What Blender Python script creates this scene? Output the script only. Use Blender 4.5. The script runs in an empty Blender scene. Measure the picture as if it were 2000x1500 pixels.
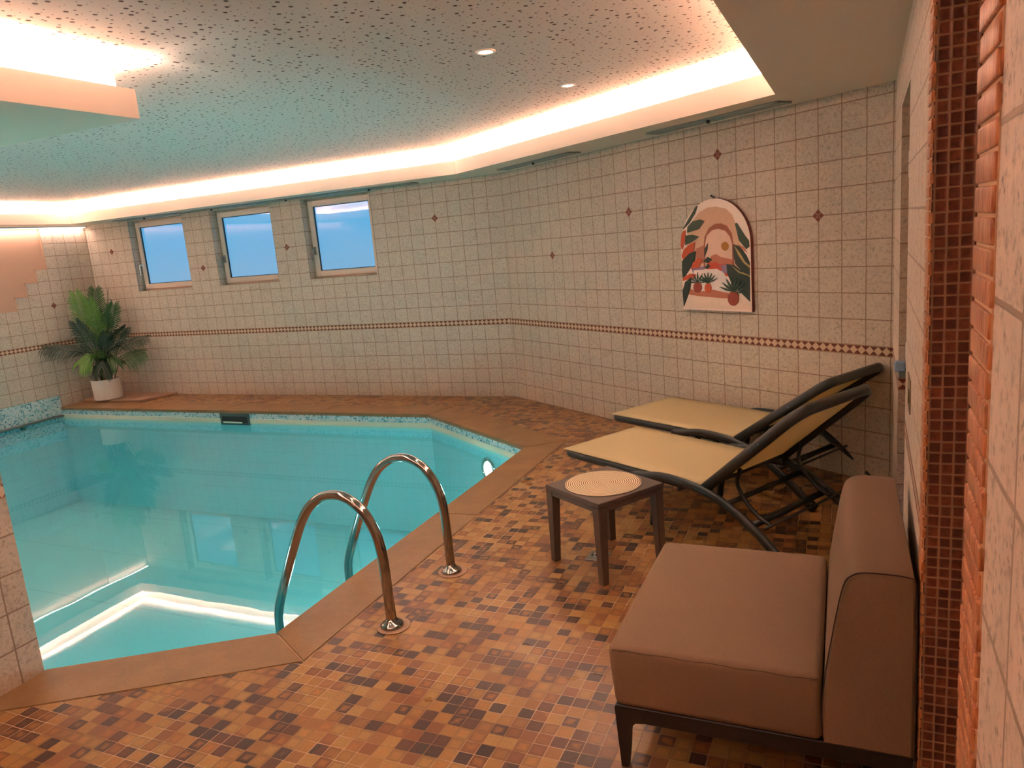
import bpy, bmesh, math, random
from mathutils import Vector, Matrix
from mathutils.geometry import tessellate_polygon
random.seed(7)
sc = bpy.context.scene
C = sc.collection
PI = math.pi

# ---------------------------------------------------------------- camera
YAW, PITCH, ROLL = -0.427458, 0.189443, -0.0852798
EYE = Vector((0.0, 0.0, 1.58849))
_f = Vector((math.sin(YAW)*math.cos(PITCH), math.cos(YAW)*math.cos(PITCH), -math.sin(PITCH)))
_r0 = Vector((math.cos(YAW), -math.sin(YAW), 0)); _u0 = _r0.cross(_f)
_r = math.cos(ROLL)*_r0 + math.sin(ROLL)*_u0
_u = -math.sin(ROLL)*_r0 + math.cos(ROLL)*_u0
cd = bpy.data.cameras.new('camera'); cam = bpy.data.objects.new('camera', cd); C.objects.link(cam)
M = Matrix((_r, _u, -_f)).transposed().to_4x4(); M.translation = EYE
cam.matrix_world = M
cd.sensor_width = 36.0; cd.lens = 1448.08/2000*36.0; cd.clip_start = 0.01; cd.clip_end = 100
sc.camera = cam

# ---------------------------------------------------------------- world, exposure
w = bpy.data.worlds.new('world'); sc.world = w; w.use_nodes = True
w.node_tree.nodes['Background'].inputs[0].default_value = (0.20, 0.34, 0.60, 1)
w.node_tree.nodes['Background'].inputs[1].default_value = 0.25
sc.view_settings.view_transform = 'Standard'; sc.view_settings.look = 'None'
sc.view_settings.exposure = 0.5; sc.view_settings.gamma = 1.0
sc.view_settings.use_curve_mapping = False
cy = sc.cycles
cy.max_bounces = 9; cy.diffuse_bounces = 5; cy.glossy_bounces = 4; cy.transmission_bounces = 6
cy.transparent_max_bounces = 10; cy.sample_clamp_indirect = 60.0; cy.caustics_reflective = False
cy.caustics_refractive = False; cy.use_denoising = True

WARM = (1.0, 0.70, 0.60)
COVE = 13.5        # watts per metre of cove strip
DOWN = 15.0
POOL = 9.2

# ---------------------------------------------------------------- plan of the room (metres)
XL, YB = -9.107, 6.893
XC = -3.102
XD, YD = 0.2606, 4.6443
LD = math.hypot(XD-XC, YD-YB)
U2 = Vector(((XD-XC)/LD, (YD-YB)/LD, 0)); N2 = Vector((-U2.y, U2.x, 0))     # along the diagonal wall, and out of the room
T = 0.153; HB = 0.055; ZB0 = 5*T; ZB1 = 5*T+HB
ZS = 2.252      # soffit underside
ZF = 2.375      # top of the fascia lip
ZC = 2.503      # perforated ceiling
WZ = -0.133     # water level
POOLP = [(XL, 6.1), (-3.69, 6.1), (-2.255, 5.137), (-2.238, 2.25), (-3.02, 1.735), (-3.40, 1.485), (XL, 1.485)]
COPE_OUT = [(XL, 6.43), (-3.61, 6.43), (-2.005, 5.355), (-1.985, 2.105), (-2.86, 1.53), (-3.03, 1.42)]
WALLR_FAR = [(XD, YD), (0.179, 1.91)]
NEAR_X = 0.127

def area(name, loc, direction, sx, sy, power, color, long_axis=None, spread=None):
    l = bpy.data.lights.new(name, 'AREA'); l.shape = 'RECTANGLE'; l.size = sx; l.size_y = sy
    l.energy = power; l.color = color
    if spread: l.spread = spread
    o = bpy.data.objects.new(name, l); C.objects.link(o)
    z = -Vector(direction).normalized()
    x = Vector(long_axis).normalized() if long_axis else z.orthogonal().normalized()
    y = z.cross(x).normalized(); x = y.cross(z).normalized()
    m = Matrix((x, y, z)).transposed().to_4x4(); m.translation = Vector(loc); o.matrix_world = m
    return o

OPEN = [(-0.40, -0.9), (-0.335, 4.505), (-3.32, 6.425), (-8.69, 6.425), (-8.69, 2.5), (-2.82, 2.5), (-2.86, -0.9)]   # opening of the raised ceiling
def offset_poly(P, d):
    # moves every edge of a counter-clockwise polygon outwards by d
    n = len(P); out = []
    for i in range(n):
        p0, p1, p2 = Vector(P[i-1]), Vector(P[i]), Vector(P[(i+1) % n])
        e1 = (p1-p0).normalized(); e2 = (p2-p1).normalized()
        n1 = Vector((e1.y, -e1.x)); n2 = Vector((e2.y, -e2.x))
        b = (n1+n2); b = b/(1+n1.dot(n2))
        out.append(tuple(p1+b*d))
    return out
COVEP = offset_poly(OPEN, 0.05); LEDP = offset_poly(OPEN, 0.028)
for i in range(len(OPEN)):
    a = Vector(LEDP[i]); b = Vector(LEDP[(i+1) % len(OPEN)])
    m = (a+b)/2; d = (b-a); L = d.length-0.01
    nn = Vector((d.y, -d.x)).normalized()      # outwards
    area('cove_light', (m.x, m.y, 2.353), (-nn.x*0.7, -nn.y*0.7, 1), L, 0.016, COVE*L, WARM, (d.x, d.y, 0))
# recessed downlights (the two in view and the ones that go on in the same row behind the viewer)
DL = [(-1.585, 3.50), (-1.545, 4.60), (-1.60, 2.2), (-1.62, 0.9)]
for x, y in DL:
    l = bpy.data.lights.new('downlight_lamp', 'SPOT'); l.energy = DOWN; l.color = (1.0, 0.82, 0.60); l.spot_size = math.radians(120)
    l.spot_blend = 0.9; l.shadow_soft_size = 0.03
    o = bpy.data.objects.new('downlight_lamp', l); C.objects.link(o); o.location = (x, y, 2.485)
# linear luminaire along the top of the left wall
area('wall_washer_light', (XL+0.055, 4.19, 2.225), (-0.25, 0, -1), 5.3, 0.02, 17, (1.0, 0.64, 0.54), (0, 1, 0))
# underwater lamps: the visible one on the diagonal pool wall and its fellows
UW = [((-2.786, 5.493), (-N2.x, -N2.y), -0.33), ((-2.246, 4.3), (-1, 0), -0.33), ((-2.244, 3.0), (-1, 0), -0.33), ((-4.6, 1.485), (0, 1), -0.33), ((-7.4, 1.485), (0, 1), -0.33)]
for (x, y), (nx, ny), z in UW:
    area('pool_lamp_light', (x+nx*0.03, y+ny*0.03, z), (nx, ny, 0.22), 0.13, 0.13, POOL*(1.5 if ny == 1 else 1.0), (0.60, 0.98, 0.97))

# ---------------------------------------------------------------- helpers
def lin(r, g, b):
    f = lambda c: (c/255/12.92) if c <= 10 else ((c/255+0.055)/1.055)**2.4
    return (f(r), f(g), f(b))
class NT:
    """short hand for building node materials"""
    def __init__(s, name):
        s.m = bpy.data.materials.new(name); s.m.use_nodes = True; s.t = s.m.node_tree; s.t.nodes.clear()
        s.out = s.t.nodes.new('ShaderNodeOutputMaterial')
    def n(s, typ, **kw):
        o = s.t.nodes.new(typ)
        for k, v in kw.items():
            if k == 'i':
                for kk, vv in v.items(): s.set(o.inputs[kk], vv)
            else: setattr(o, k, v)
        return o
    def set(s, sock, v):
        if isinstance(v, bpy.types.NodeSocket): s.t.links.new(v, sock)
        elif isinstance(v, (tuple, list)) and len(v) == 3 and sock.type == 'RGBA': sock.default_value = (*v, 1)
        else: sock.default_value = v
    def math(s, op, a, b=0.0, c=None, clamp=False):
        o = s.n('ShaderNodeMath', operation=op, use_clamp=clamp); s.set(o.inputs[0], a); s.set(o.inputs[1], b)
        if c is not None: s.set(o.inputs[2], c)
        return o.outputs[0]
    def mix(s, f, a, b, mode='MIX'):
        o = s.n('ShaderNodeMix', data_type='RGBA', blend_type=mode); s.set(o.inputs[0], f); s.set(o.inputs[6], a); s.set(o.inputs[7], b)
        return o.outputs[2]
    def step(s, x, a, b):
        o = s.n('ShaderNodeMapRange', interpolation_type='SMOOTHSTEP'); s.set(o.inputs[0], x); s.set(o.inputs[1], a); s.set(o.inputs[2], b)
        return o.outputs[0]
    def uv(s):
        o = s.n('ShaderNodeUVMap'); p = s.n('ShaderNodeSeparateXYZ'); s.t.links.new(o.outputs[0], p.inputs[0]); return o.outputs[0], p.outputs[0], p.outputs[1]
    def vec(s, x, y, z=0.0):
        o = s.n('ShaderNodeCombineXYZ'); s.set(o.inputs[0], x); s.set(o.inputs[1], y); s.set(o.inputs[2], z); return o.outputs[0]
    def noise(s, v, scale, detail=2.0, rough=0.5, out=0):
        o = s.n('ShaderNodeTexNoise', i={'Vector': v, 'Scale': scale, 'Detail': detail, 'Roughness': rough}); return o.outputs[out]
    def white(s, v, out='Value'):
        o = s.n('ShaderNodeTexWhiteNoise', noise_dimensions='3D', i={'Vector': v}); return o.outputs[out]
    def ramp(s, f, stops, interp='LINEAR'):
        o = s.n('ShaderNodeValToRGB'); cr = o.color_ramp; cr.interpolation = interp
        while len(cr.elements) < len(stops): cr.elements.new(0.5)
        for e, (p, c) in zip(cr.elements, stops): e.position = p; e.color = (*c, 1)
        s.set(o.inputs[0], f); return o.outputs[0]
    def bump(s, h, strength=0.3, dist=0.002):
        o = s.n('ShaderNodeBump', i={'Height': h, 'Strength': strength, 'Distance': dist}); return o.outputs[0]
    def pbr(s, color, rough=0.5, metal=0.0, normal=None, **kw):
        o = s.n('ShaderNodeBsdfPrincipled'); s.set(o.inputs['Base Color'], color); s.set(o.inputs['Roughness'], rough); s.set(o.inputs['Metallic'], metal)
        if normal is not None: s.set(o.inputs['Normal'], normal)
        for k, v in kw.items(): s.set(o.inputs[k.replace('_', ' ')], v)
        s.t.links.new(o.outputs[0], s.out.inputs[0]); return s.m
def simple(name, rgb, rough=0.5, metal=0.0, noise=0.0, scale=30, bump=0.0, **kw):
    t = NT(name); col = lin(*rgb)
    tc = t.n('ShaderNodeTexCoord').outputs['Object']
    nz = t.noise(tc, scale, 3.0)
    c = t.mix(t.math('MULTIPLY', nz, noise), col, tuple(x*0.45 for x in col)) if noise else col
    nor = t.bump(nz, bump, 0.002) if bump else None
    return t.pbr(c, rough, metal, nor, **kw)

def cells(t, x, y, px, py, g):
    """grid cell coordinates, distance mask (0 in the grout, 1 on the tile)"""
    a = t.math('DIVIDE', x, px); b = t.math('DIVIDE', y, py)
    fx = t.math('FLOOR', a); fy = t.math('FLOOR', b)
    dx = t.math('PINGPONG', a, 0.5); dy = t.math('PINGPONG', b, 0.5)
    mx = t.math('MULTIPLY', dx, px); my = t.math('MULTIPLY', dy, py)
    return fx, fy, mx, my

def wall_tiles(name, s0, base=(200, 186, 168), grout=(146, 122, 100), g=0.0034, top_rows=True):
    t = NT(name); uv, x, z = t.uv()
    wob = t.math('MULTIPLY', t.math('SUBTRACT', t.noise(uv, 9.0, 2.0), 0.5), 0.006)
    xs = t.math('ADD', t.math('SUBTRACT', x, s0), wob)
    above = t.math('GREATER_THAN', z, ZB0+HB/2)
    zz = t.math('ADD', t.math('SUBTRACT', z, t.math('MULTIPLY', above, HB)), t.math('MULTIPLY', wob, 0.6))
    fx, fy, mx, my = cells(t, xs, zz, T, T, g)
    edge = t.math('SMOOTH_MIN', mx, my, 0.004)
    edge = t.math('ADD', edge, t.math('MULTIPLY', t.math('SUBTRACT', t.noise(uv, 70.0, 2.0), 0.5), 0.0018))
    tile = t.step(edge, g*0.55, g*1.35)
    rnd = t.white(t.vec(fx, fy, 3.0))
    speck = t.noise(uv, 46.0, 6.0, 0.72)
    big = t.noise(uv, 11.0, 4.0, 0.6)
    b = lin(*base)
    c = t.mix(t.step(speck, 0.47, 0.68), b, tuple(v*0.54 for v in b))
    c = t.mix(t.math('MULTIPLY', t.step(big, 0.42, 0.7), 0.45), c, tuple(v*0.74 for v in b))
    pit = t.n('ShaderNodeTexVoronoi', voronoi_dimensions='2D', i={'Vector': t.n('ShaderNodeVectorMath', operation='ADD', i={0: uv, 1: t.n('ShaderNodeVectorMath', operation='SCALE', i={0: t.noise(uv, 20.0, 2.0, out=1), 'Scale': 0.03}).outputs[0]}).outputs[0], 'Scale': 60.0})
    pits = t.math('MULTIPLY', t.math('SUBTRACT', 1.0, t.step(pit.outputs['Distance'], 0.12, 0.24)), t.step(t.noise(uv, 15.0, 2.0), 0.48, 0.60))
    c = t.mix(t.math('MULTIPLY', pits, 0.5), c, lin(96, 80, 60))
    c = t.mix(t.math('MULTIPLY', rnd, 0.22), c, lin(216, 198, 180), 'MIX')
    vein = t.math('SUBTRACT', 1.0, t.step(t.math('ABSOLUTE', t.math('SUBTRACT', t.noise(uv, 7.0, 5.0, 0.6), 0.5)), 0.0, 0.025))
    c = t.mix(t.math('MULTIPLY', vein, 0.15), c, lin(226, 214, 200))
    c = t.mix(t.step(tile, 0.0, 1.0), lin(*grout), c)
    # the ornamental border: pale diamonds between red-brown triangles
    inb = t.math('MULTIPLY', t.math('GREATER_THAN', z, ZB0), t.math('LESS_THAN', z, ZB1))
    per = T/3
    ax = t.math('ABSOLUTE', t.math('SUBTRACT', t.math('FRACT', t.math('DIVIDE', xs, per)), 0.5))
    az = t.math('ABSOLUTE', t.math('SUBTRACT', t.math('DIVIDE', t.math('SUBTRACT', z, ZB0), HB), 0.5))
    dd = t.math('ADD', ax, t.math('MULTIPLY', az, 1.12))
    dia = t.math('SUBTRACT', 1.0, t.step(dd, 0.435, 0.465))
    gap = t.math('SUBTRACT', 1.0, t.step(dd, 0.52, 0.55))
    tn = t.noise(uv, 60.0, 3.0)
    bc = t.mix(gap, t.mix(tn, lin(122, 54, 34), lin(84, 44, 32)), lin(196, 160, 128))
    bc = t.mix(dia, bc, t.mix(tn, lin(214, 188, 160), lin(190, 160, 130)))
    bedge = t.math('GREATER_THAN', az, 0.455)
    bc = t.mix(bedge, bc, lin(188, 150, 118))
    c = t.mix(inb, c, bc)
    h = t.math('ADD', t.math('MULTIPLY', tile, 1.0), t.math('MULTIPLY', speck, 0.35))
    h = t.math('SUBTRACT', h, t.math('MULTIPLY', pits, 0.4))
    rough = t.math('ADD', 0.42, t.math('MULTIPLY', speck, 0.3))
    return t.pbr(c, rough, 0.0, t.bump(h, 0.55, 0.0018))

def floor_mosaic():
    t = NT('floor_mosaic_brown'); uv, x, y = t.uv()
    P = 0.0535
    wob = t.math('MULTIPLY', t.math('SUBTRACT', t.noise(uv, 6.0, 2.0), 0.5), 0.010)
    fx, fy, mx, my = cells(t, t.math('ADD', x, wob), t.math('ADD', y, wob), P, P, 0.002)
    edge = t.math('SMOOTH_MIN', mx, my, 0.003)
    tile = t.step(edge, 0.0007, 0.0021)
    v = t.vec(fx, fy, 1.0)
    r1 = t.white(v); r2 = t.white(t.vec(fx, fy, 7.0)); r3 = t.white(t.vec(fx, fy, 13.0))
    zone = t.math('MULTIPLY', t.math('SUBTRACT', t.noise(uv, 1.3, 2.0), 0.5), 0.5)
    base = t.ramp(t.math('ADD', r1, zone), [(0.0, lin(168, 128, 72)), (0.22, lin(160, 116, 62)), (0.42, lin(146, 99, 54)), (0.56, lin(130, 82, 48)), (0.72, lin(94, 60, 45)), (0.84, lin(66, 48, 42))], 'CONSTANT')
    hot = t.math('MULTIPLY', t.step(t.math('ADD', edge, t.math('MULTIPLY', t.math('SUBTRACT', t.noise(uv, 26.0, 2.0), 0.5), 0.040)), 0.004, 0.024), t.step(r2, 0.55, 0.75))
    c = t.mix(t.math('MULTIPLY', hot, 0.55), base, lin(178, 116, 56))
    dark = t.math('MULTIPLY', t.math('SUBTRACT', 1.0, t.step(edge, 0.002, 0.016)), t.step(r3, 0.45, 0.7))
    c = t.mix(t.math('MULTIPLY', dark, 0.34), c, lin(62, 38, 28))
    c = t.mix(t.math('MULTIPLY', t.step(t.noise(uv, 120.0, 4.0), 0.4, 0.7), 0.25), c, lin(120, 74, 46))
    gs = t.step(t.noise(uv, 3.0, 3.0), 0.44, 0.62)
    gc = t.mix(gs, lin(150, 106, 72), lin(200, 164, 134))
    c = t.mix(tile, gc, c)
    h = t.math('ADD', tile, t.math('MULTIPLY', t.noise(uv, 40.0, 2.0), 0.25))
    rough = t.math('ADD', 0.225, t.math('ADD', t.math('MULTIPLY', t.noise(uv, 4.0, 3.0), 0.16), t.math('MULTIPLY', t.math('SUBTRACT', 1.0, tile), 0.3)))
    return t.pbr(c, rough, 0.0, t.bump(h, 0.25, 0.0012), Specular_IOR_Level=0.5)

def small_mosaic(name, P, stops, grout, g=0.0016, rough=0.2, py=None, streak=False):
    t = NT(name); uv, x, y = t.uv(); py = py or P
    wob = t.math('MULTIPLY', t.math('SUBTRACT', t.noise(uv, 14.0, 2.0), 0.5), P*0.12)
    fx, fy, mx, my = cells(t, t.math('ADD', x, wob), t.math('ADD', y, wob), P, py, g)
    edge = t.math('SMOOTH_MIN', mx, my, P*0.16)
    tile = t.step(edge, g*0.4, g*1.5)
    r1 = t.white(t.vec(fx, fy, 5.0))
    c = t.ramp(r1, stops, 'CONSTANT')
    v2 = uv
    if streak:
        v2 = t.n('ShaderNodeVectorMath', operation='MULTIPLY', i={0: uv, 1: (3.0, 1.0, 1.0)}).outputs[0]
    nz = t.noise(v2, 55.0, 4.0, 0.65)
    c = t.mix(t.math('MULTIPLY', t.step(nz, 0.42, 0.70), 0.6), c, tuple(v*0.3 for v in stops[0][1]))
    c = t.mix(tile, lin(*grout), c)
    h = t.math('ADD', t.step(edge, 0.0, g*3.0), t.math('MULTIPLY', nz, 0.3))
    return t.pbr(c, rough, 0.0, t.bump(h, 0.6, 0.003))

def perforated():
    t = NT('perforated_plaster_white'); uv, x, y = t.uv()
    cell = 0.044
    vo = t.n('ShaderNodeTexVoronoi', voronoi_dimensions='2D', i={'Vector': uv, 'Scale': 1/cell, 'Randomness': 0.85})
    d = t.math('MULTIPLY', vo.outputs['Distance'], cell)
    sp = t.n('ShaderNodeSeparateColor', i={0: vo.outputs['Color']})
    r = t.ramp(sp.outputs[0], [(0.0, (0.0032,)*3), (0.50, (0.0058,)*3), (0.82, (0.0092,)*3)], 'CONSTANT')
    rr = t.n('ShaderNodeSeparateColor', i={0: r}).outputs[0]
    k = t.math('SUBTRACT', d, rr)
    hole = t.math('SUBTRACT', 1.0, t.step(k, -0.0009, 0.0006))
    c = t.mix(hole, lin(212, 204, 196), lin(84, 66, 54))
    return t.pbr(c, 0.85, 0.0, t.bump(t.math('SUBTRACT', 1.0, hole), 0.5, 0.004))

def stone(name, c1, c2, rough=0.3, ax=(1, 1, 1), sc_=6.0, bump=0.2, use_uv=False):
    t = NT(name); tc = t.n('ShaderNodeTexCoord').outputs['Object']
    v = t.n('ShaderNodeVectorMath', operation='MULTIPLY', i={0: tc, 1: ax}).outputs[0]
    n1 = t.noise(v, sc_, 6.0, 0.65); n2 = t.noise(tc, 90.0, 3.0); n3 = t.noise(tc, 1.6, 3.0)
    c = t.mix(t.step(n1, 0.2, 0.8), lin(*c1), lin(*c2))
    c = t.mix(t.math('MULTIPLY', t.step(n2, 0.5, 0.75), 0.35), c, tuple(v*0.55 for v in lin(*c2)))
    c = t.mix(t.math('MULTIPLY', t.step(n3, 0.15, 0.85), 0.35), c, tuple(v*0.7 for v in lin(*c1)))
    return t.pbr(c, t.math('ADD', rough, t.math('MULTIPLY', n3, 0.15)), 0.0, t.bump(n2, bump, 0.001))

def liner():
    t = NT('pool_liner_pale_cyan'); uv, x, y = t.uv()
    l = None
    for a in (0.30, 1.19, 2.05, 3.0):
        s = t.math('SUBTRACT', 1.0, t.step(t.math('ABSOLUTE', t.math('SUBTRACT', y, a)), 0.0, 0.012))
        l = s if l is None else t.math('MAXIMUM', l, s)
    c = t.mix(t.math('MULTIPLY', l, 0.35), lin(146, 222, 226), lin(80, 160, 164))
    return t.pbr(c, 0.6)

def water():
    t = NT('pool_water_clear'); tc = t.n('ShaderNodeTexCoord').outputs['Object']
    v = t.n('ShaderNodeVectorMath', operation='MULTIPLY', i={0: tc, 1: (1.0, 0.55, 1.0)}).outputs[0]
    n = t.noise(v, 2.2, 2.0, 0.45)
    b = t.bump(n, 0.020, 0.05)
    fr = t.n('ShaderNodeFresnel', i={'IOR': 1.33, 'Normal': b}).outputs[0]
    gl = t.n('ShaderNodeBsdfGlossy', i={'Color': (1, 1, 1), 'Roughness': 0.0, 'Normal': b}).outputs[0]
    tr = t.n('ShaderNodeBsdfTransparent', i={'Color': (0.70, 0.96, 0.98)}).outputs[0]
    mx = t.n('ShaderNodeMixShader', i={0: fr, 1: tr, 2: gl}).outputs[0]
    t.t.links.new(mx, t.out.inputs[0]); return t.m

def sling():
    t = NT('woven_sling_cream'); uv, x, y = t.uv()
    a = t.math('PINGPONG', t.math('DIVIDE', x, 0.0065), 0.5)
    b = t.math('PINGPONG', t.math('DIVIDE', y, 0.0045), 0.5)
    c = t.mix(t.step(a, 0.05, 0.22), lin(184, 158, 108), lin(238, 222, 176))
    c = t.mix(t.math('MULTIPLY', t.step(b, 0.3, 0.5), 0.25), c, lin(206, 170, 116))
    m = t.pbr(c, 0.6, 0.0, t.bump(a, 0.3, 0.001))
    pb = [n for n in t.t.nodes if n.type == 'BSDF_PRINCIPLED'][0]
    tl = t.n('ShaderNodeBsdfTranslucent', i={'Color': c})
    mx = t.n('ShaderNodeMixShader', i={0: 0.40, 1: pb.outputs[0], 2: tl.outputs[0]})
    t.t.links.new(mx.outputs[0], t.out.inputs[0]); return m

def mat_weave():
    t = NT('placemat_woven_natural'); tc = t.n('ShaderNodeTexCoord').outputs['Object']
    s = t.n('ShaderNodeSeparateXYZ', i={0: tc})
    r = t.math('SQRT', t.math('ADD', t.math('POWER', s.outputs[0], 2.0), t.math('POWER', s.outputs[1], 2.0)))
    an = t.math('ARCTAN2', s.outputs[1], s.outputs[0])
    ring = t.math('PINGPONG', t.math('DIVIDE', r, 0.0105), 0.5)
    tw = t.math('PINGPONG', t.math('ADD', t.math('MULTIPLY', an, 27.0), t.math('DIVIDE', r, 0.0105)), 0.5)
    c = t.mix(t.step(ring, 0.08, 0.35), lin(112, 82, 56), lin(244, 222, 184))
    c = t.mix(t.math('MULTIPLY', t.step(tw, 0.25, 0.5), 0.45), c, lin(160, 118, 78))
    return t.pbr(c, 0.75, 0.0, t.bump(t.math('ADD', ring, t.math('MULTIPLY', tw, 0.5)), 0.7, 0.002))

def fabric():
    t = NT('upholstery_brown_fabric'); tc = t.n('ShaderNodeTexCoord').outputs['Object']
    n1 = t.noise(tc, 900.0, 2.0); n2 = t.noise(tc, 4.0, 3.0)
    c = t.mix(t.step(n1, 0.35, 0.7), lin(140, 112, 86), lin(118, 92, 70))
    c = t.mix(t.math('MULTIPLY', t.step(n2, 0.4, 0.7), 0.12), c, lin(156, 116, 88))
    h = t.math('ADD', t.math('MULTIPLY', n1, 0.15), t.noise(tc, 7.0, 2.0))
    return t.pbr(c, 0.85, 0.0, t.bump(h, 0.2, 0.003))

MAT = {}
MAT['back'] = wall_tiles('wall_tile_beige', (XC-0.139)-XL)
MAT['diag'] = wall_tiles('wall_tile_beige_diagonal', LD-0.1655)
MAT['left'] = wall_tiles('wall_tile_beige_left', YB-6.265, base=(198, 184, 166))
MAT['right'] = wall_tiles('wall_tile_cream', 0.09, base=(232, 214, 196), grout=(176, 156, 136))
MAT['jambt'] = wall_tiles('wall_tile_jamb', 0.0, base=(190, 170, 150))
MAT['pillar'] = wall_tiles('wall_tile_pillar', 1.645, base=(186, 166, 146), grout=(140, 112, 90))
MAT['floor'] = floor_mosaic()
MAT['ceil'] = perforated()
MAT['plaster'] = simple('plaster_white', (232, 216, 196), 0.8, noise=0.08, scale=3)
MAT['fascia'] = simple('plaster_cream', (222, 206, 192), 0.75)
MAT['peach'] = simple('painted_recess_peach', (196, 158, 134), 0.8, noise=0.05, scale=2)
MAT['coping'] = stone('coping_brown_sandstone', (160, 122, 80), (130, 94, 58), 0.30, (1, 1, 1), 5.0)
MAT['plinth'] = stone('plinth_pink_stone', (186, 150, 124), (160, 120, 96), 0.4)
MAT['liner'] = liner()
MAT['water'] = water()
MAT['bluem'] = small_mosaic('mosaic_pool_blue', 0.0205, [(0.0, lin(196, 222, 224)), (0.40, lin(160, 208, 214)), (0.66, lin(110, 184, 196)), (0.80, lin(56, 140, 164)), (0.88, lin(208, 228, 226))], (214, 230, 228), 0.0012)
MAT['liningtrim'] = simple('liner_edge_cream', (214, 214, 190), 0.5)
MAT['redm'] = small_mosaic('mosaic_jamb_red_brown', 0.0255, [(0.0, lin(118, 62, 44)), (0.35, lin(102, 52, 38)), (0.7, lin(134, 74, 50))], (160, 122, 96), 0.0022, 0.3, py=0.0262)
_t = NT('mosaic_tile_orange'); _tc = _t.n('ShaderNodeTexCoord').outputs['Object']
_v = _t.n('ShaderNodeVectorMath', operation='MULTIPLY', i={0: _tc, 1: (1.0, 1.0, 0.14)}).outputs[0]
_n1 = _t.noise(_v, 190.0, 3.0, 0.6); _n2 = _t.noise(_tc, 26.0, 3.0)
_c = _t.mix(_t.step(_n1, 0.38, 0.66), lin(214, 140, 88), lin(158, 88, 50))
_c = _t.mix(_t.math('MULTIPLY', _t.step(_n2, 0.45, 0.7), 0.5), _c, lin(226, 172, 128))
MAT['orangem'] = _t.pbr(_c, 0.4, 0.0, _t.bump(_n1, 0.5, 0.002))
MAT['grout'] = simple('grout_sand', (222, 180, 142), 0.8)
MAT['chrome'] = simple('polished_steel', (176, 172, 168), 0.10, 1.0)
MAT['steel'] = simple('satin_steel', (150, 146, 140), 0.28, 1.0)
MAT['dark'] = simple('furniture_resin_brown', (70, 56, 50), 0.45, noise=0.1)
MAT['table'] = simple('table_resin_taupe', (92, 76, 66), 0.42, noise=0.06)
MAT['char'] = simple('lounger_frame_charcoal', (44, 45, 41), 0.35)
MAT['sling'] = sling()
MAT['weave'] = mat_weave()
MAT['fabric'] = fabric()
MAT['seam'] = simple('upholstery_seam_dark', (64, 42, 32), 0.9)
MAT['base'] = simple('armchair_base_black_brown', (34, 26, 23), 0.4)
MAT['frame'] = simple('window_frame_cream', (222, 200, 182), 0.4)
MAT['gasket'] = simple('rubber_gasket_dark', (40, 44, 52), 0.6)
MAT['white'] = simple('white_plastic', (228, 220, 212), 0.4)
MAT['pot'] = simple('ceramic_white_matt', (226, 210, 196), 0.55, noise=0.03)
MAT['soil'] = simple('potting_soil', (50, 36, 26), 0.95, noise=0.6, bump=0.6)
MAT['stem'] = simple('palm_stem_brown', (96, 72, 42), 0.7, noise=0.5)
MAT['leaf_d'] = simple('palm_leaf_dark_green', (34, 54, 30), 0.45, noise=0.35, scale=12)
MAT['leaf_m'] = simple('palm_leaf_mid_green', (56, 88, 34), 0.45, noise=0.3, scale=12)
MAT['leaf_l'] = simple('palm_leaf_bright_green', (92, 132, 44), 0.45, noise=0.25, scale=12)
MAT['black'] = simple('black_plastic', (22, 22, 22), 0.4)
MAT['vent'] = simple('vent_aluminium', (150, 160, 158), 0.35, 0.6)
MAT['blue'] = simple('pale_blue_plastic', (158, 182, 214), 0.4)
def emis(name, rgb, s):
    t = NT(name); o = t.n('ShaderNodeEmission', i={0: rgb, 1: s}); t.t.links.new(o.outputs[0], t.out.inputs[0]); return t.m
MAT['lamp'] = emis('lamp_glow_warm', (1.0, 0.80, 0.60), 7.0)
MAT['ledstrip'] = emis('led_strip_glow', (1.0, 0.86, 0.80), 2.2)
MAT['uwlamp'] = emis('underwater_lamp_glow', (0.95, 1.0, 0.95), 2.5)
def glass():
    t = NT('frosted_daylight_glass'); uv, x, y = t.uv()
    g = t.mix(t.step(y, 0.0, 0.75), (0.17, 0.40, 0.64), (0.09, 0.40, 0.72))
    return t.pbr((0.08, 0.12, 0.18), 0.03, 0.0, t.bump(t.noise(uv, 1.2, 0.0), 0.02, 0.03), Emission_Color=g, Emission_Strength=0.66, Specular_IOR_Level=0.75)
MAT['glass'] = glass()

# ---- mesh helpers
def obj(name, bm, mat, parent=None, smooth=False, loc=None):
    me = bpy.data.meshes.new(name)
    bmesh.ops.recalc_face_normals(bm, faces=bm.faces)
    bm.to_mesh(me); bm.free()
    for m in (mat if isinstance(mat, (list, tuple)) else [mat]): me.materials.append(m)
    if smooth:
        for p in me.polygons: p.use_smooth = True
    o = bpy.data.objects.new(name, me); C.objects.link(o)
    if parent: o.parent = parent
    if loc: o.location = loc
    return o
def smooth_by_angle(o, ang=0.6):
    me = o.data
    for p in me.polygons: p.use_smooth = True
    b = bmesh.new(); b.from_mesh(me)
    for e in b.edges:
        if len(e.link_faces) == 2 and e.calc_face_angle(0) > ang: e.smooth = False
    b.to_mesh(me); b.free()
    return o
def tag(o, label=None, cat=None, group=None, kind=None):
    if label: o['label'] = label
    if cat: o['category'] = cat
    if group: o['group'] = group
    if kind: o['kind'] = kind
    return o
def empty(name, loc=(0, 0, 0), rz=0.0):
    o = bpy.data.objects.new(name, None); C.objects.link(o); o.location = loc; o.rotation_euler = (0, 0, rz); o.empty_display_size = 0.1
    return o
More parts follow.
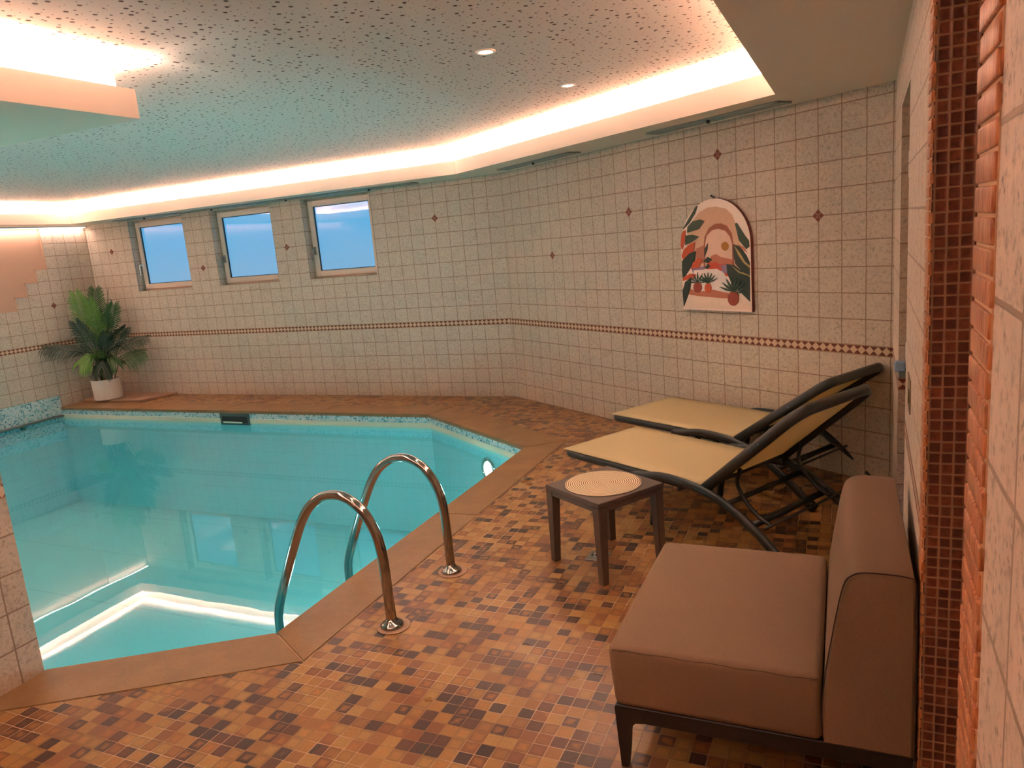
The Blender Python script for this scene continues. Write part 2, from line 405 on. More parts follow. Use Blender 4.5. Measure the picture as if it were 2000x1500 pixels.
def box(bm, x0, x1, y0, y1, z0, z1, bev=0.0, seg=2, M_=None):
    ps = [(x0, y0, z0), (x1, y0, z0), (x1, y1, z0), (x0, y1, z0), (x0, y0, z1), (x1, y0, z1), (x1, y1, z1), (x0, y1, z1)]
    vs = [bm.verts.new(M_ @ Vector(p) if M_ else p) for p in ps]
    fs = [bm.faces.new([vs[i] for i in f]) for f in ((3, 2, 1, 0), (4, 5, 6, 7), (0, 1, 5, 4), (1, 2, 6, 5), (2, 3, 7, 6), (3, 0, 4, 7))]
    if bev:
        es = list({e for f in fs for e in f.edges})
        bmesh.ops.bevel(bm, geom=es, offset=bev, segments=seg, affect='EDGES', profile=0.5)
def tube(bm, pts, r, seg=10, closed=False, flat=None, caps=True, up=None):
    """tube along points; r number or list; flat=(a,b) stretches the section"""
    pts = [Vector(p) for p in pts]; n = len(pts); rings = []
    T0 = (pts[1]-pts[0]).normalized()
    N = Vector(up) if up else T0.orthogonal()
    N = (N - T0*N.dot(T0)).normalized()
    for i, p in enumerate(pts):
        if closed: t = (pts[(i+1) % n]-pts[i-1]).normalized()
        elif i == 0: t = T0
        elif i == n-1: t = (pts[i]-pts[i-1]).normalized()
        else: t = ((pts[i+1]-p).normalized()+(p-pts[i-1]).normalized()).normalized()
        if up:
            N = Vector(up)
        N = N - t*N.dot(t)
        if N.length < 1e-6: N = t.orthogonal()
        N.normalize(); B = t.cross(N)
        rr = r[i] if isinstance(r, (list, tuple)) else r
        fa, fb = flat if flat else (1, 1)
        rings.append([bm.verts.new(p+N*math.cos(2*PI*k/seg)*rr*fa+B*math.sin(2*PI*k/seg)*rr*fb) for k in range(seg)])
    m = n if closed else n-1
    for i in range(m):
        a, b = rings[i], rings[(i+1) % n]
        for k in range(seg): bm.faces.new((a[k], a[(k+1) % seg], b[(k+1) % seg], b[k]))
    if caps and not closed:
        bm.faces.new(rings[0][::-1]); bm.faces.new(rings[-1])
def spline(P, k=8):
    P = [Vector(p) for p in P]; out = []
    Q = [P[0]*2-P[1]]+P+[P[-1]*2-P[-2]]
    for i in range(1, len(Q)-2):
        a, b, c, d = Q[i-1], Q[i], Q[i+1], Q[i+2]
        for j in range(k):
            t = j/k
            out.append(0.5*((2*b)+(c-a)*t+(2*a-5*b+4*c-d)*t*t+(3*b-a-3*c+d)*t**3))
    out.append(P[-1]); return out
def lathe(bm, prof, seg=32, c=(0, 0, 0), cap=True):
    rings = []
    for r, z in prof:
        rings.append([bm.verts.new((c[0]+r*math.cos(2*PI*k/seg), c[1]+r*math.sin(2*PI*k/seg), c[2]+z)) for k in range(seg)])
    for a, b in zip(rings, rings[1:]):
        for k in range(seg): bm.faces.new((a[k], a[(k+1) % seg], b[(k+1) % seg], b[k]))
    if cap:
        bm.faces.new(rings[0][::-1]); bm.faces.new(rings[-1])
def prism(bm, poly, z0, z1, f=None, mi=0):
    """extrude a 2-D polygon; f maps (x,y,z) to space"""
    f = f or (lambda x, y, z: (x, y, z))
    a = [bm.verts.new(f(x, y, z0)) for x, y in poly]; b = [bm.verts.new(f(x, y, z1)) for x, y in poly]
    n = len(poly)
    tri = tessellate_polygon([[Vector((x, y, 0)) for x, y in poly]])
    fs = []
    for t in tri: fs.append(bm.faces.new([a[i] for i in t])); fs.append(bm.faces.new([b[i] for i in t]))
    for i in range(n): fs.append(bm.faces.new((a[i], a[(i+1) % n], b[(i+1) % n], b[i])))
    for x in fs: x.material_index = mi
    bmesh.ops.recalc_face_normals(bm, faces=fs)
def plate(outer, holes, f, uvf, depth=0.0, hole_depth=0.0):
    """flat sheet with holes in (s,t) space; f maps (s,t,d) to space; UV = uvf(s,t)"""
    bm = bmesh.new(); uvl = bm.loops.layers.uv.new('UVMap')
    loops = [outer]+holes; flat = [p for l in loops for p in l]
    tri = tessellate_polygon([[Vector((x, y, 0)) for x, y in l] for l in loops])
    vs = [bm.verts.new(f(x, y, 0.0)) for x, y in flat]
    for t in tri:
        try: fc = bm.faces.new([vs[i] for i in t])
        except ValueError: continue
        for lp, i in zip(fc.loops, t): lp[uvl].uv = uvf(*flat[i])
    def rim(l, base, dd):
        n = len(l); bk = [bm.verts.new(f(x, y, dd)) for x, y in l]
        for i in range(n):
            j = (i+1) % n
            fc = bm.faces.new((vs[base+i], vs[base+j], bk[j], bk[i]))
            (x0, y0), (x1, y1) = l[i], l[j]
            vert = abs(x1-x0) < abs(y1-y0)
            for lp, (x, y, d) in zip(fc.loops, ((x0, y0, 0), (x1, y1, 0), (x1, y1, dd), (x0, y0, dd))):
                q = uvf(x, y); lp[uvl].uv = (q[0]+d, q[1]) if vert else (q[0], q[1]-d)
    base = len(outer)
    if depth: rim(outer, 0, depth)
    for h in holes:
        if hole_depth: rim(h, base, hole_depth)
        base += len(h)
    return bm
def uvbox(o, s=1.0):
    me = o.data
    if not me.uv_layers: me.uv_layers.new(name='UVMap')
    uv = me.uv_layers[0].data
    for p in me.polygons:
        n = p.normal; ax = max(range(3), key=lambda i: abs(n[i]))
        for li in p.loop_indices:
            v = me.vertices[me.loops[li].vertex_index].co
            uv[li].uv = ((v.y, v.z), (v.x, v.z), (v.x, v.y))[ax]
    return o
def struct(o, **k): o['kind'] = 'structure'; return o

# ================================================================ THE SETTING
# ---- floor
fl = [(-3.03, 1.42), (-3.03, -1.3), (0.127, -1.3), (0.127, 0.9), (0.50, 0.9), (0.50, 1.91), (0.179, 1.91), (XD, YD), (XC, YB), (XL, YB), (XL, 6.43)] + COPE_OUT[1:5]
struct(obj('floor', plate(fl, [], lambda x, y, d: (x, y, -d), lambda x, y: (x, y), 0.05), MAT['floor']))
# ---- ceilings
struct(obj('ceiling', plate(COVEP, [], lambda x, y, d: (x, y, ZC+d), lambda x, y: (x, y), 0.04), MAT['ceil']))
outer = [(XL-0.02, -1.3), (0.6, -1.3), (0.6, YD+0.05), (XD+0.02, YD+0.12), (XC+0.04, YB+0.17), (XL-0.02, YB+0.17)]
struct(obj('trim_1', plate(outer, [OPEN], lambda x, y, d: (x, y, ZS+d), lambda x, y: (x, y)), MAT['plaster']))
bm = bmesh.new()
IN = offset_poly(OPEN, 0.012)
def ring(bm, A, za, B_, zb):
    n = len(A)
    for i in range(n):
        j = (i+1) % n
        bm.faces.new([bm.verts.new(p) for p in ((*A[i], za), (*A[j], za), (*B_[j], zb), (*B_[i], zb))])
ring(bm, OPEN, ZS, OPEN, ZF); ring(bm, OPEN, ZF, IN, ZF); ring(bm, IN, ZF, IN, 2.345); ring(bm, IN, 2.345, COVEP, 2.345); ring(bm, COVEP, 2.345, COVEP, ZC)
bmesh.ops.remove_doubles(bm, verts=bm.verts, dist=1e-5)
struct(obj('trim_2', bm, MAT['fascia']))

# ---- back wall with three window openings
WIN = [(-8.305, -7.37), (-6.91, -5.995), (-5.545, -4.63)]
ZW0, ZW1 = 1.355, 2.243
fb = lambda s, t, d: (XL+s, YB+d, t)
holes = [[(a-XL, ZW0), (b-XL, ZW0), (b-XL, ZW1), (a-XL, ZW1)] for a, b in WIN]
bw = obj('wall_back', plate([(0, 0), (XC-XL, 0), (XC-XL, 2.27), (0, 2.27)], holes, fb, lambda s, t: (s, t), 0, 0.14), [MAT['back'], MAT['redm']])
struct(bw)
fd = lambda s, t, d: (XC+U2.x*s+N2.x*d, YB+U2.y*s+N2.y*d, t)
dw = obj('wall_diagonal', plate([(0, 0), (LD, 0), (LD, 2.27), (0, 2.27)], [], fd, lambda s, t: (s, t)), MAT['diag'])
struct(dw)
# ---- left wall: painted backing, stepped tile cladding in front of it
struct(obj('wall_left', plate([(0, -0.16), (5.5, -0.16), (5.5, 2.27), (0, 2.27)], [], lambda s, t, d: (XL, YB-s, t), lambda s, t: (s, t)), MAT['peach']))
y2s = lambda y: YB-y
clad = [(0, 0), (y2s(6.1), 0), (y2s(6.1), 0.152), (5.42, 0.152), (5.42, 1.265), (y2s(5.80), 1.265), (y2s(5.80), 1.42), (y2s(5.957), 1.42), (y2s(5.957), 1.58), (y2s(6.11), 1.58), (y2s(6.11), 1.734), (y2s(6.265), 1.734), (y2s(6.265), 2.262), (0, 2.262)]
struct(obj('wall_left_cladding', plate(clad, [], lambda s, t, d: (XL+0.014-d, YB-s, t), lambda s, t: (s, t), 0.014), MAT['left']))
bm = bmesh.new()   # painted edge bead along the stepped cladding
stp = [(5.42, 1.265), (y2s(5.80), 1.265), (y2s(5.80), 1.42), (y2s(5.957), 1.42), (y2s(5.957), 1.58), (y2s(6.11), 1.58), (y2s(6.11), 1.734), (y2s(6.265), 1.734), (y2s(6.265), 2.25)]
for (s0, t0), (s1, t1) in zip(stp, stp[1:]):
    box(bm, XL+0.001, XL+0.019, YB-max(s0, s1)-0.005, YB-min(s0, s1)+0.005, min(t0, t1)-0.005, max(t0, t1)+0.005)
struct(obj('trim_3', bm, MAT['peach']))

# ---- red-brown diamond inserts in the wall tiling (flush ceramic, 4 small triangles each)
def diamonds(name, f, spots, r=0.040):
    bm = bmesh.new()
    for s, t in spots:
        for q in range(4):
            a0 = PI/2*q
            cx, cz = s+r*0.5*math.cos(a0), t+r*0.5*math.sin(a0)
            P = [(cx+r*0.45*math.cos(PI/2*m), cz+r*0.45*math.sin(PI/2*m)) for m in range(4)]
            prism(bm, P, -0.0012, 0.004, lambda x, y, z: f(x, y, z))
    return struct(obj(name, bm, MAT['redtile']))
MAT['redtile'] = simple('tile_red_brown', (128, 58, 38), 0.35, noise=0.5, scale=60)
diamonds('trim_4', fb, [(x-XL, z) for x, z in ((-8.677, 1.889), (-7.144, 1.584), (-5.82, 1.737), (-3.855, 1.889))])
diamonds('trim_5', fd, [(0.822, 1.432), (1.888, 1.738), (2.806, 2.044), (3.571, 1.585)])
diamonds('trim_6', lambda s, t, d: (XL+0.014-d, YB-s, t), [(y2s(6.265), 1.278)])

# ---- right wall: far part with an open doorway, near doorway with a mosaic jamb, near part
A = Vector((XD, YD)); B_ = Vector((0.179, 1.91)); LR = (B_-A).length; UR = (B_-A)/LR; NR = Vector((-UR.y, UR.x))
fr = lambda s, t, d: (XD+UR.x*s+NR.x*d, YD+UR.y*s+NR.y*d, t)
ys = lambda y: (YD-y)/abs(UR.y)
dA, dB = ys(3.78), ys(3.02)
pl = [(0, 0), (dA, 0), (dA, 2.02), (dB, 2.02), (dB, 0), (LR, 0), (LR, 2.3), (0, 2.3)]
struct(obj('wall_right', plate(pl, [], fr, lambda s, t: (s, t)), MAT['right']))
bm = bmesh.new()
prism(bm, [(dA-0.03, 0), (dA, 0), (dA, 2.02), (dB, 2.02), (dB, 0), (dB+0.03, 0), (dB+0.03, 2.05), (dA-0.03, 2.05)], 0.0005, 0.26, fr)
o = struct(uvbox(obj('trim_7', bm, MAT['jambt'])))
bm = bmesh.new(); prism(bm, [(dA-0.03, 0), (dB+0.03, 0), (dB+0.03, 2.05), (dA-0.03, 2.05)], 0.26, 0.30, fr)
struct(obj('door_1', bm, MAT['plaster']))
# jamb and head of the near doorway
bm = plate([(0.179, 0), (0.50, 0), (0.50, 2.3), (0.179, 2.3)], [], lambda s, t, d: (s, 1.912+d, t), lambda s, t: (s-0.179+0.020, t))
struct(obj('wall_jamb', bm, MAT['redm']))
bm = bmesh.new(); box(bm, 0.50, 0.54, 0.88, 1.93, 0, 2.3)
struct(obj('door_2', bm, MAT['plaster']))
fn = lambda s, t, d: (NEAR_X-0.015*s+d, 0.9-s, t)
struct(obj('wall_near', plate([(0.0, 0), (2.2, 0), (2.2, 2.3), (0.0, 2.3)], [], fn, lambda s, t: (s, t+0.084)), MAT['near'] if 'near' in MAT else MAT['right']))
bm = bmesh.new(); box(bm, NEAR_X+0.001, 0.5, 0.86, 0.899, 0, 2.3); struct(obj('wall_near_end', bm, MAT['right']))
# rough terracotta tiles edging the doorway on both sides
def edging(name, f, wdt, z1, seed):
    rd = random.Random(seed); bm = bmesh.new(); z = 0.01; P = 0.0285
    while z < z1:
        w0 = rd.uniform(-0.003, 0.004)
        b2 = bmesh.new(); box(b2, w0, wdt+rd.uniform(-0.002, 0.002), z, z+P-0.004, -0.004-rd.uniform(0, 0.0015), 0.004, 0.0022, 2)
        for v in b2.verts:
            x, y, d = v.co; v.co = f(x+rd.uniform(-0.0006, 0.0006), y+rd.uniform(-0.0006, 0.0006), d)
        me = bpy.data.meshes.new('t'); b2.to_mesh(me); b2.free(); bm.from_mesh(me); bpy.data.meshes.remove(me)
        z += P
    o = obj(name, bm, [MAT['orangem']], smooth=True); struct(o)
    bm = bmesh.new(); prism(bm, [(0.0, 0), (wdt, 0), (wdt, z1), (0.0, z1)], -0.0015, 0.0, lambda x, y, d: f(x, y, d))
    return struct(obj(name+'_grout', bm, MAT['grout']))
edging('trim_8', fn, 0.112, 2.28, 3)
edging('trim_9', lambda s, t, d: fr(LR-s, t, d), 0.10, 2.28, 4)
# closing walls behind the viewer and round the far pool end
struct(obj('wall_front', plate([(0, -1.0), (5.707, -1.0), (5.707, 2.3), (0, 2.3)], [], lambda s, t, d: (XL+s, 1.484, t), lambda s, t: (s, t)), MAT['left']))
struct(obj('wall_rear', plate([(0, 0), (3.3, 0), (3.3, 2.6), (0, 2.6)], [], lambda s, t, d: (-3.1+s, -1.3, t), lambda s, t: (s, t)), MAT['left']))
bm = bmesh.new()
PP = [(-3.03, 1.735), (-3.40, 1.487), (-3.40, -1.3), (-3.03, -1.3)]
o = plate([(0, 0), (3.035, 0), (3.035, 2.26), (0, 2.26)], [], lambda s, t, d: (-3.03, 1.735-s, t), lambda s, t: (1.735-s, t))
struct(obj('wall_partition', o, MAT['pillar']))
o = plate([(0, -0.5), (0.447, -0.5), (0.447, 2.26), (0, 2.26)], [], lambda s, t, d: (-3.03-0.8307*s, 1.735-0.5567*s, t), lambda s, t: (s, t))
struct(obj('wall_partition_end', o, MAT['pillar']))

# ---- windows
for k, (a, b) in enumerate(WIN):
    root = empty('window_%d' % (k+1), ((a+b)/2, YB+0.12, ZW0)); root['kind'] = 'structure'
    hw = (b-a)/2-0.002; H = ZW1-ZW0
    bm = bmesh.new()
    for x0, x1, z0, z1 in ((-hw, -hw+0.085, 0.0, H), (hw-0.085, hw, 0.0, H), (-hw+0.085, hw-0.085, 0.0, 0.09), (-hw+0.085, hw-0.085, H-0.09, H)):
        box(bm, x0, x1, -0.012, 0.05, z0, z1, 0.003, 1)
    for x0, x1, z0, z1 in ((-hw+0.02, -hw+0.08, 0.02, H-0.02), (hw-0.08, hw-0.02, 0.02, H-0.02), (-hw+0.08, hw-0.08, 0.02, 0.085), (-hw+0.08, hw-0.08, H-0.085, H-0.02)):
        box(bm, x0, x1, -0.03, -0.01, z0, z1, 0.004, 2)
    obj('window_frame', bm, MAT['frame'], root)
    bm = bmesh.new()
    for x0, x1, z0, z1 in ((-hw+0.080, -hw+0.089, 0.085, H-0.085), (hw-0.089, hw-0.080, 0.085, H-0.085), (-hw+0.08, hw-0.08, 0.085, 0.092), (-hw+0.08, hw-0.08, H-0.092, H-0.085)):
        box(bm, x0, x1, -0.014, 0.02, z0, z1)
    obj('gasket', bm, MAT['gasket'], root)
    bm = plate([(-hw+0.08, 0.085), (hw-0.08, 0.085), (hw-0.08, H-0.085), (-hw+0.08, H-0.085)], [], lambda s, t, d: (s, 0.0+d, t), lambda s, t: (s, t), 0.012)
    obj('window_pane', bm, MAT['glass'], root)
    bm = bmesh.new()
    box(bm, -hw+0.036, -hw+0.064, -0.042, -0.03, 0.27, 0.36, 0.004, 2)
    tube(bm, spline([(-hw+0.05, -0.04, 0.33), (-hw+0.05, -0.075, 0.33), (-hw+0.046, -0.085, 0.318), (-hw+0.042, -0.085, 0.27), (-hw+0.04, -0.084, 0.205)], 5), 0.0085, 8)
    obj('window_handle', bm, MAT['white'] if k == 0 else MAT['steel'], root, smooth=True)
    bm = bmesh.new(); box(bm, -hw-0.1, hw+0.1, 0.10, 0.13, -0.1, H+0.1); obj('blind_panel', bm, MAT['plaster'], root)

# ================================================================ THE POOL
pool = empty('swimming_pool', (-5.6, 3.9, 0)); tag(pool, 'turquoise indoor swimming pool with brown stone coping and a blue mosaic waterline', 'swimming pool')
PI_ = Matrix.Translation((5.6, -3.9, 0))
def pobj(name, bm, mat, **k):
    bm.transform(PI_); return obj(name, bm, mat, pool, **k)
# basin: walls below the mosaic and bottom
bm = bmesh.new(); uvl = bm.loops.layers.uv.new('UVMap')
def quad(bm, uvl, pts, uvs, mi=0):
    f = bm.faces.new([bm.verts.new(p) for p in pts]); f.material_index = mi
    for l, u_ in zip(f.loops, uvs): l[uvl].uv = u_
n = len(POOLP); ZB = -1.25
acc = 0
for i in range(n):
    p, q = POOLP[i], POOLP[(i+1) % n]; L = math.dist(p, q)
    quad(bm, uvl, [(*p, -0.088), (*q, -0.088), (*q, ZB), (*p, ZB)], [(0, 5), (L, 5), (L, 4), (0, 4)])
tri = tessellate_polygon([[Vector((*p, 0)) for p in POOLP]])
for t_ in tri:
    quad(bm, uvl, [(*POOLP[k], ZB) for k in t_], [(POOLP[k][0], 6.1-POOLP[k][1]) for k in t_])
pobj('basin', bm, MAT['liner'])
bm = bmesh.new(); uvl = bm.loops.layers.uv.new('UVMap')
for i in range(5):
    p, q = Vector(POOLP[i]), Vector(POOLP[i+1]); L = (q-p).length; e = (q-p)/L; nn = Vector((e.y, -e.x))*0.006
    p2, q2 = p+nn-e*0.0, q+nn
    quad(bm, uvl, [(*p2, -0.028), (*q2, -0.028), (*q2, -0.090), (*p2, -0.090)], [(0, 0.062), (L, 0.062), (L, 0), (0, 0)])
pobj('mosaic_waterline', bm, MAT['bluem'])
bm = bmesh.new()
for i in range(5):
    p, q = Vector(POOLP[i]), Vector(POOLP[i+1]); L = (q-p).length; e = (q-p)/L; nn = Vector((e.y, -e.x))*0.010
    p2, q2 = p+nn, q+nn
    a = [bm.verts.new(v) for v in ((*p, -0.089), (*q, -0.089), (*q2, -0.092), (*p2, -0.092), (*q2, -0.145), (*p2, -0.145), (*q, -0.150), (*p, -0.150))]
    bm.faces.new((a[0], a[1], a[2], a[3])); bm.faces.new((a[3], a[2], a[4], a[5])); bm.faces.new((a[5], a[4], a[6], a[7]))
pobj('liner_rail', bm, MAT['liningtrim'])
# tall mosaic apron on the left wall
bm = plate([(y2s(6.1), -0.30), (5.40, -0.30), (5.40, 0.152), (y2s(6.1), 0.152)], [], lambda s, t, d: (XL+0.020-d, YB-s, t), lambda s, t: (s, t), 0.019)
pobj('mosaic_apron', bm, MAT['bluem'])
# coping stones, mitred and jointed
bm = bmesh.new()
inn = [(XL, 6.1), (-3.69, 6.1), (-2.255, 5.137), (-2.238, 2.25), (-3.028, 1.730)]
ov = []
for i, p in enumerate(inn):    # overhang of 2 cm into the pool
    ov.append(Vector(p))
dirs = [(Vector(inn[i+1])-Vector(inn[i])).normalized() for i in range(4)]
def inset(i):
    if i == 0: return Vector(inn[0])+Vector((0, -0.02))
    if i == 4: return Vector(inn[4])+Vector((dirs[3].y, -dirs[3].x))*0.02
    a, b = dirs[i-1], dirs[i]; n1 = Vector((a.y, -a.x)); n2 = Vector((b.y, -b.x)); s_ = (n1+n2)/(1+n1.dot(n2))
    return Vector(inn[i])+s_*0.02
IN2 = [inset(i) for i in range(5)]
OUT2 = [Vector(p) for p in (COPE_OUT[0], COPE_OUT[1], COPE_OUT[2], COPE_OUT[3], COPE_OUT[5])]
def stone_piece(a, b, c, d):
    cen = (a+b+c+d)/4; g = 0.0012
    P = []
    for v in (a, b, c, d):
        w_ = cen-v; P.append(tuple(v+w_.normalized()*g*1.4))
    b2 = bmesh.new(); prism(b2, P, -0.030, 0.003)
    es = [e for e in b2.edges if len(e.link_faces) == 2 and abs(e.calc_face_angle(0)) > 0.5]
    bmesh.ops.bevel(b2, geom=es, offset=0.003, segments=2, affect='EDGES')
    me = bpy.data.meshes.new('t'); b2.to_mesh(me); b2.free(); bm.from_mesh(me); bpy.data.meshes.remove(me)
for i in range(4):
    L = (IN2[i+1]-IN2[i]).length; k = max(1, round(L/1.25))
    for j in range(k):
        t0, t1 = j/k, (j+1)/k
        stone_piece(IN2[i].lerp(IN2[i+1], t0), IN2[i].lerp(IN2[i+1], t1), OUT2[i].lerp(OUT2[i+1], t1), OUT2[i].lerp(OUT2[i+1], t0))
pobj('coping', bm, MAT['coping'])
bm = bmesh.new(); prism(bm, [tuple(p) for p in inn]+[tuple(p) for p in OUT2[::-1]], -0.028, -0.001)
pobj('coping_bed', bm, MAT['grout'])
# water surface
bm = bmesh.new(); vs = [bm.verts.new((*p, WZ)) for p in POOLP]
for t_ in tri: bm.faces.new([vs[k] for k in t_])
wo = pobj('water', bm, MAT['water'])
for p in wo.data.polygons:
    if p.normal.z < 0: p.flip()
# ---- underwater lamp on the diagonal pool wall
def uwlamp(name, x, y, nx, ny, z, label, group):
    r = empty(name, (x, y, z), math.atan2(ny, nx)); tag(r, label, 'pool lamp', group)
    rot = Matrix.Rotation(PI/2, 4, 'Y')
    bm = bmesh.new(); lathe(bm, [(0.112, -0.002), (0.116, 0.010), (0.100, 0.020), (0.080, 0.016), (0.078, -0.002)], 36, cap=False); bm.transform(rot); obj('trim_ring', bm, MAT['chrome'], r, smooth=True)
    bm = bmesh.new(); lathe(bm, [(0.080, 0.0), (0.080, 0.010), (0.05, 0.015), (0.001, 0.017)], 30); bm.transform(rot); obj('lens', bm, MAT['uwlamp'], r, smooth=True)
(x, y), (nx, ny), z = UW[0]
uwlamp('underwater_lamp', -2.786, 5.4935, -N2.x, -N2.y, z, 'round chrome rimmed lamp shining under water on the right side of the pool', None)
for (x, y), (nx, ny), z in UW[1:]:      # its fellows on the walls hidden from the photograph
    bm = bmesh.new(); lathe(bm, [(0.112, 0.0), (0.116, 0.010), (0.100, 0.020), (0.080, 0.014), (0.05, 0.016), (0.001, 0.017)], 30)
    bm.transform(Matrix.Translation((x, y, z)) @ Matrix.Rotation(math.atan2(ny, nx), 4, 'Z') @ Matrix.Rotation(PI/2, 4, 'Y'))
    pobj('pool_lamp', bm, MAT['chrome'], smooth=True)
# ---- skimmer
r = empty('pool_skimmer', (-6.197, 6.1, -0.094)); tag(r, 'dark rectangular skimmer mouth in the mosaic waterline at the far pool edge', 'pool skimmer')
bm = bmesh.new()
for x0, x1, z0, z1 in ((-0.21, -0.185, -0.068, 0.068), (0.185, 0.21, -0.068, 0.068), (-0.185, 0.185, 0.030, 0.068), (-0.185, 0.185, -0.068, -0.050)):
    box(bm, x0, x1, -0.022, 0.0, z0, z1, 0.002, 1)
obj('face_frame', bm, simple('skimmer_frame_grey_green', (62, 84, 80), 0.35), r)
bm = bmesh.new(); box(bm, -0.185, 0.185, -0.012, -0.007, -0.05, 0.03); obj('mouth', bm, MAT['black'], r)
bm = bmesh.new(); box(bm, -0.175, 0.10, -0.020, -0.012, -0.050, -0.032, 0.002, 1); obj('flap', bm, MAT['liningtrim'], r)
# ---- rail under the mosaic apron
r = empty('cover_rail', (XL+0.05, 3.8, -0.105)); tag(r, 'long grey metal rail fixed just above the water along the left wall', 'rail')
bm = bmesh.new(); box(bm, -0.028, 0.028, -2.3, 2.27, -0.010, 0.014, 0.007, 2); obj('rail', bm, MAT['steel'], r)
for yy in (1.75, -0.2):
    bm = bmesh.new(); box(bm, -0.028, 0.035, yy-0.02, yy+0.02, -0.05, -0.008, 0.004, 1); obj('bracket', bm, simple('bracket_green_grey', (60, 110, 96), 0.5), r)

# ---- ladder: two stainless handrails
lad = empty('pool_ladder', (-2.1, 2.725, 0)); tag(lad, 'pair of arched stainless steel handrails of the pool ladder at the near pool edge', 'pool ladder')
def handrail(yy, dy=0.0):
    P = [(-1.782, yy, 0.012), (-1.784, yy, 0.16), (-1.79, yy, 0.33), (-1.815, yy, 0.44), (-1.872, yy, 0.53), (-1.955, yy, 0.578), (-2.05, yy, 0.575), (-2.13, yy, 0.53), (-2.19, yy, 0.46), (-2.245, yy, 0.36), (-2.32, yy, 0.20), (-2.385, yy, 0.055), (-2.41, yy, -0.015), (-2.418, yy, -0.09), (-2.42, yy, -0.3), (-2.42, yy, -0.95)]
    bm = bmesh.new(); tube(bm, spline([(x+2.1, y-2.725, z) for x, y, z in P], 7), 0.0225, 20, up=(0, 1, 0))
    h = obj('handrail', bm, MAT['chrome'], lad, smooth=True); return h
for yy in (2.45, 2.995):
    handrail(yy)
    bm = bmesh.new(); lathe(bm, [(0.050, 0.0), (0.052, 0.006), (0.044, 0.016), (0.030, 0.024), (0.0225, 0.040)], 32, (-1.782+2.1, yy-2.725, 0.002), cap=False); obj('flange', bm, MAT['chrome'], lad, smooth=True)
    bm = bmesh.new(); lathe(bm, [(0.045, 0.0), (0.072, 0.0005), (0.074, 0.003), (0.070, 0.004), (0.045, 0.003)], 32, (-1.775+2.1, yy-2.725, 0.0), cap=False); obj('anchor_ring', bm, MAT['plinth'], lad, smooth=True)
for z in (-0.38, -0.62, -0.86):
    bm = bmesh.new(); box(bm, -0.36, -0.28, -0.26, 0.26, z-0.012, z+0.012, 0.005, 2); obj('step', bm, MAT['steel'], lad)

# ================================================================ CEILING FITTINGS
for k, (x, y) in enumerate(DL[:2]):
    r = empty('recessed_downlight', (x, y, ZC)); tag(r, ['small round recessed downlight nearer the viewer, left of the other one in the perforated ceiling', 'small round recessed downlight closer to the glowing cove, right of the other one'][k], 'downlight', 'recessed downlights in the perforated ceiling')
    bm = bmesh.new(); lathe(bm, [(0.050, 0.0), (0.051, -0.005), (0.046, -0.009), (0.036, -0.006), (0.033, 0.012)], 28, cap=False); obj('trim_ring', bm, MAT['white'], r, smooth=True)
    bm = bmesh.new(); lathe(bm, [(0.033, -0.002), (0.02, -0.008), (0.001, -0.010)], 24); obj('bulb', bm, MAT['lamp'], r, smooth=True)
for x, y in DL[2:]:
    bm = bmesh.new(); lathe(bm, [(0.050, 0.0), (0.051, -0.005), (0.046, -0.009), (0.036, -0.006), (0.033, 0.012)], 28, (x, y, ZC), cap=False)
    obj('downlight_ring', bm, MAT['white'], bpy.data.objects['ceiling'], smooth=True)
def vent(p, rz, L, label, W=0.13):
    r = empty('ceiling_vent', p, rz); tag(r, label, 'air vent', 'slot vents in the lowered ceiling edge')
    bm = bmesh.new(); h = W/2
    for x0, x1, y0, y1 in ((-L/2, L/2, -h, -h+0.022), (-L/2, L/2, h-0.022, h), (-L/2, -L/2+0.022, -h, h), (L/2-0.022, L/2, -h, h)):
        box(bm, x0, x1, y0, y1, -0.012, -0.0005, 0.003, 1)
    obj('vent_frame', bm, MAT['vent'], r)
    for k in range(3):
        yy = -h+0.038+k*(W-0.076)/2
        bm = bmesh.new(); box(bm, -L/2+0.02, L/2-0.02, yy-0.008, yy+0.008, -0.009, -0.003, 0.002, 1); obj('blade', bm, MAT['vent'], r)
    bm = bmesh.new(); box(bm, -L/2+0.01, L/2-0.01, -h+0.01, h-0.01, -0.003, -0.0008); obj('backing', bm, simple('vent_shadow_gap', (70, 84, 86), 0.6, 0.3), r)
    bm = bmesh.new(); lathe(bm, [(0.011, -0.028), (0.012, -0.012), (0.008, -0.004)], 12, (-0.02, -0.02, 0)); obj('damper_knob', bm, MAT['black'], r, smooth=True)
ad = math.atan2(U2.y, U2.x)
for s, lab in ((2.94, 'long slot vent in the ceiling edge above the round-topped picture'), (0.94, 'slot vent in the ceiling edge just right of the wall corner')):
    q = fd(s, ZS, -0.185); vent(q, ad, 1.1, lab)
for x, lab in ((-4.46, 'slot vent in the ceiling edge right of the third window'), (-5.55, 'slot vent in the ceiling edge above the right window'), (-6.64, 'slot vent in the ceiling edge above the middle window'), (-7.73, 'slot vent in the ceiling edge above the left window')):
    vent((x, YB-0.19, ZS), 0, 1.06, lab)
r = empty('linear_wall_light', (XL+0.05, 4.19, 2.24)); tag(r, 'thin bright linear light along the top of the left wall', 'linear light')
bm = bmesh.new(); box(bm, -0.016, 0.016, -2.68, 2.68, -0.002, 0.0115); obj('profile', bm, MAT['white'], r)
bm = bmesh.new(); box(bm, -0.012, 0.014, -2.67, 2.67, -0.011, -0.0025); obj('diffuser', bm, MAT['ledstrip'], r)

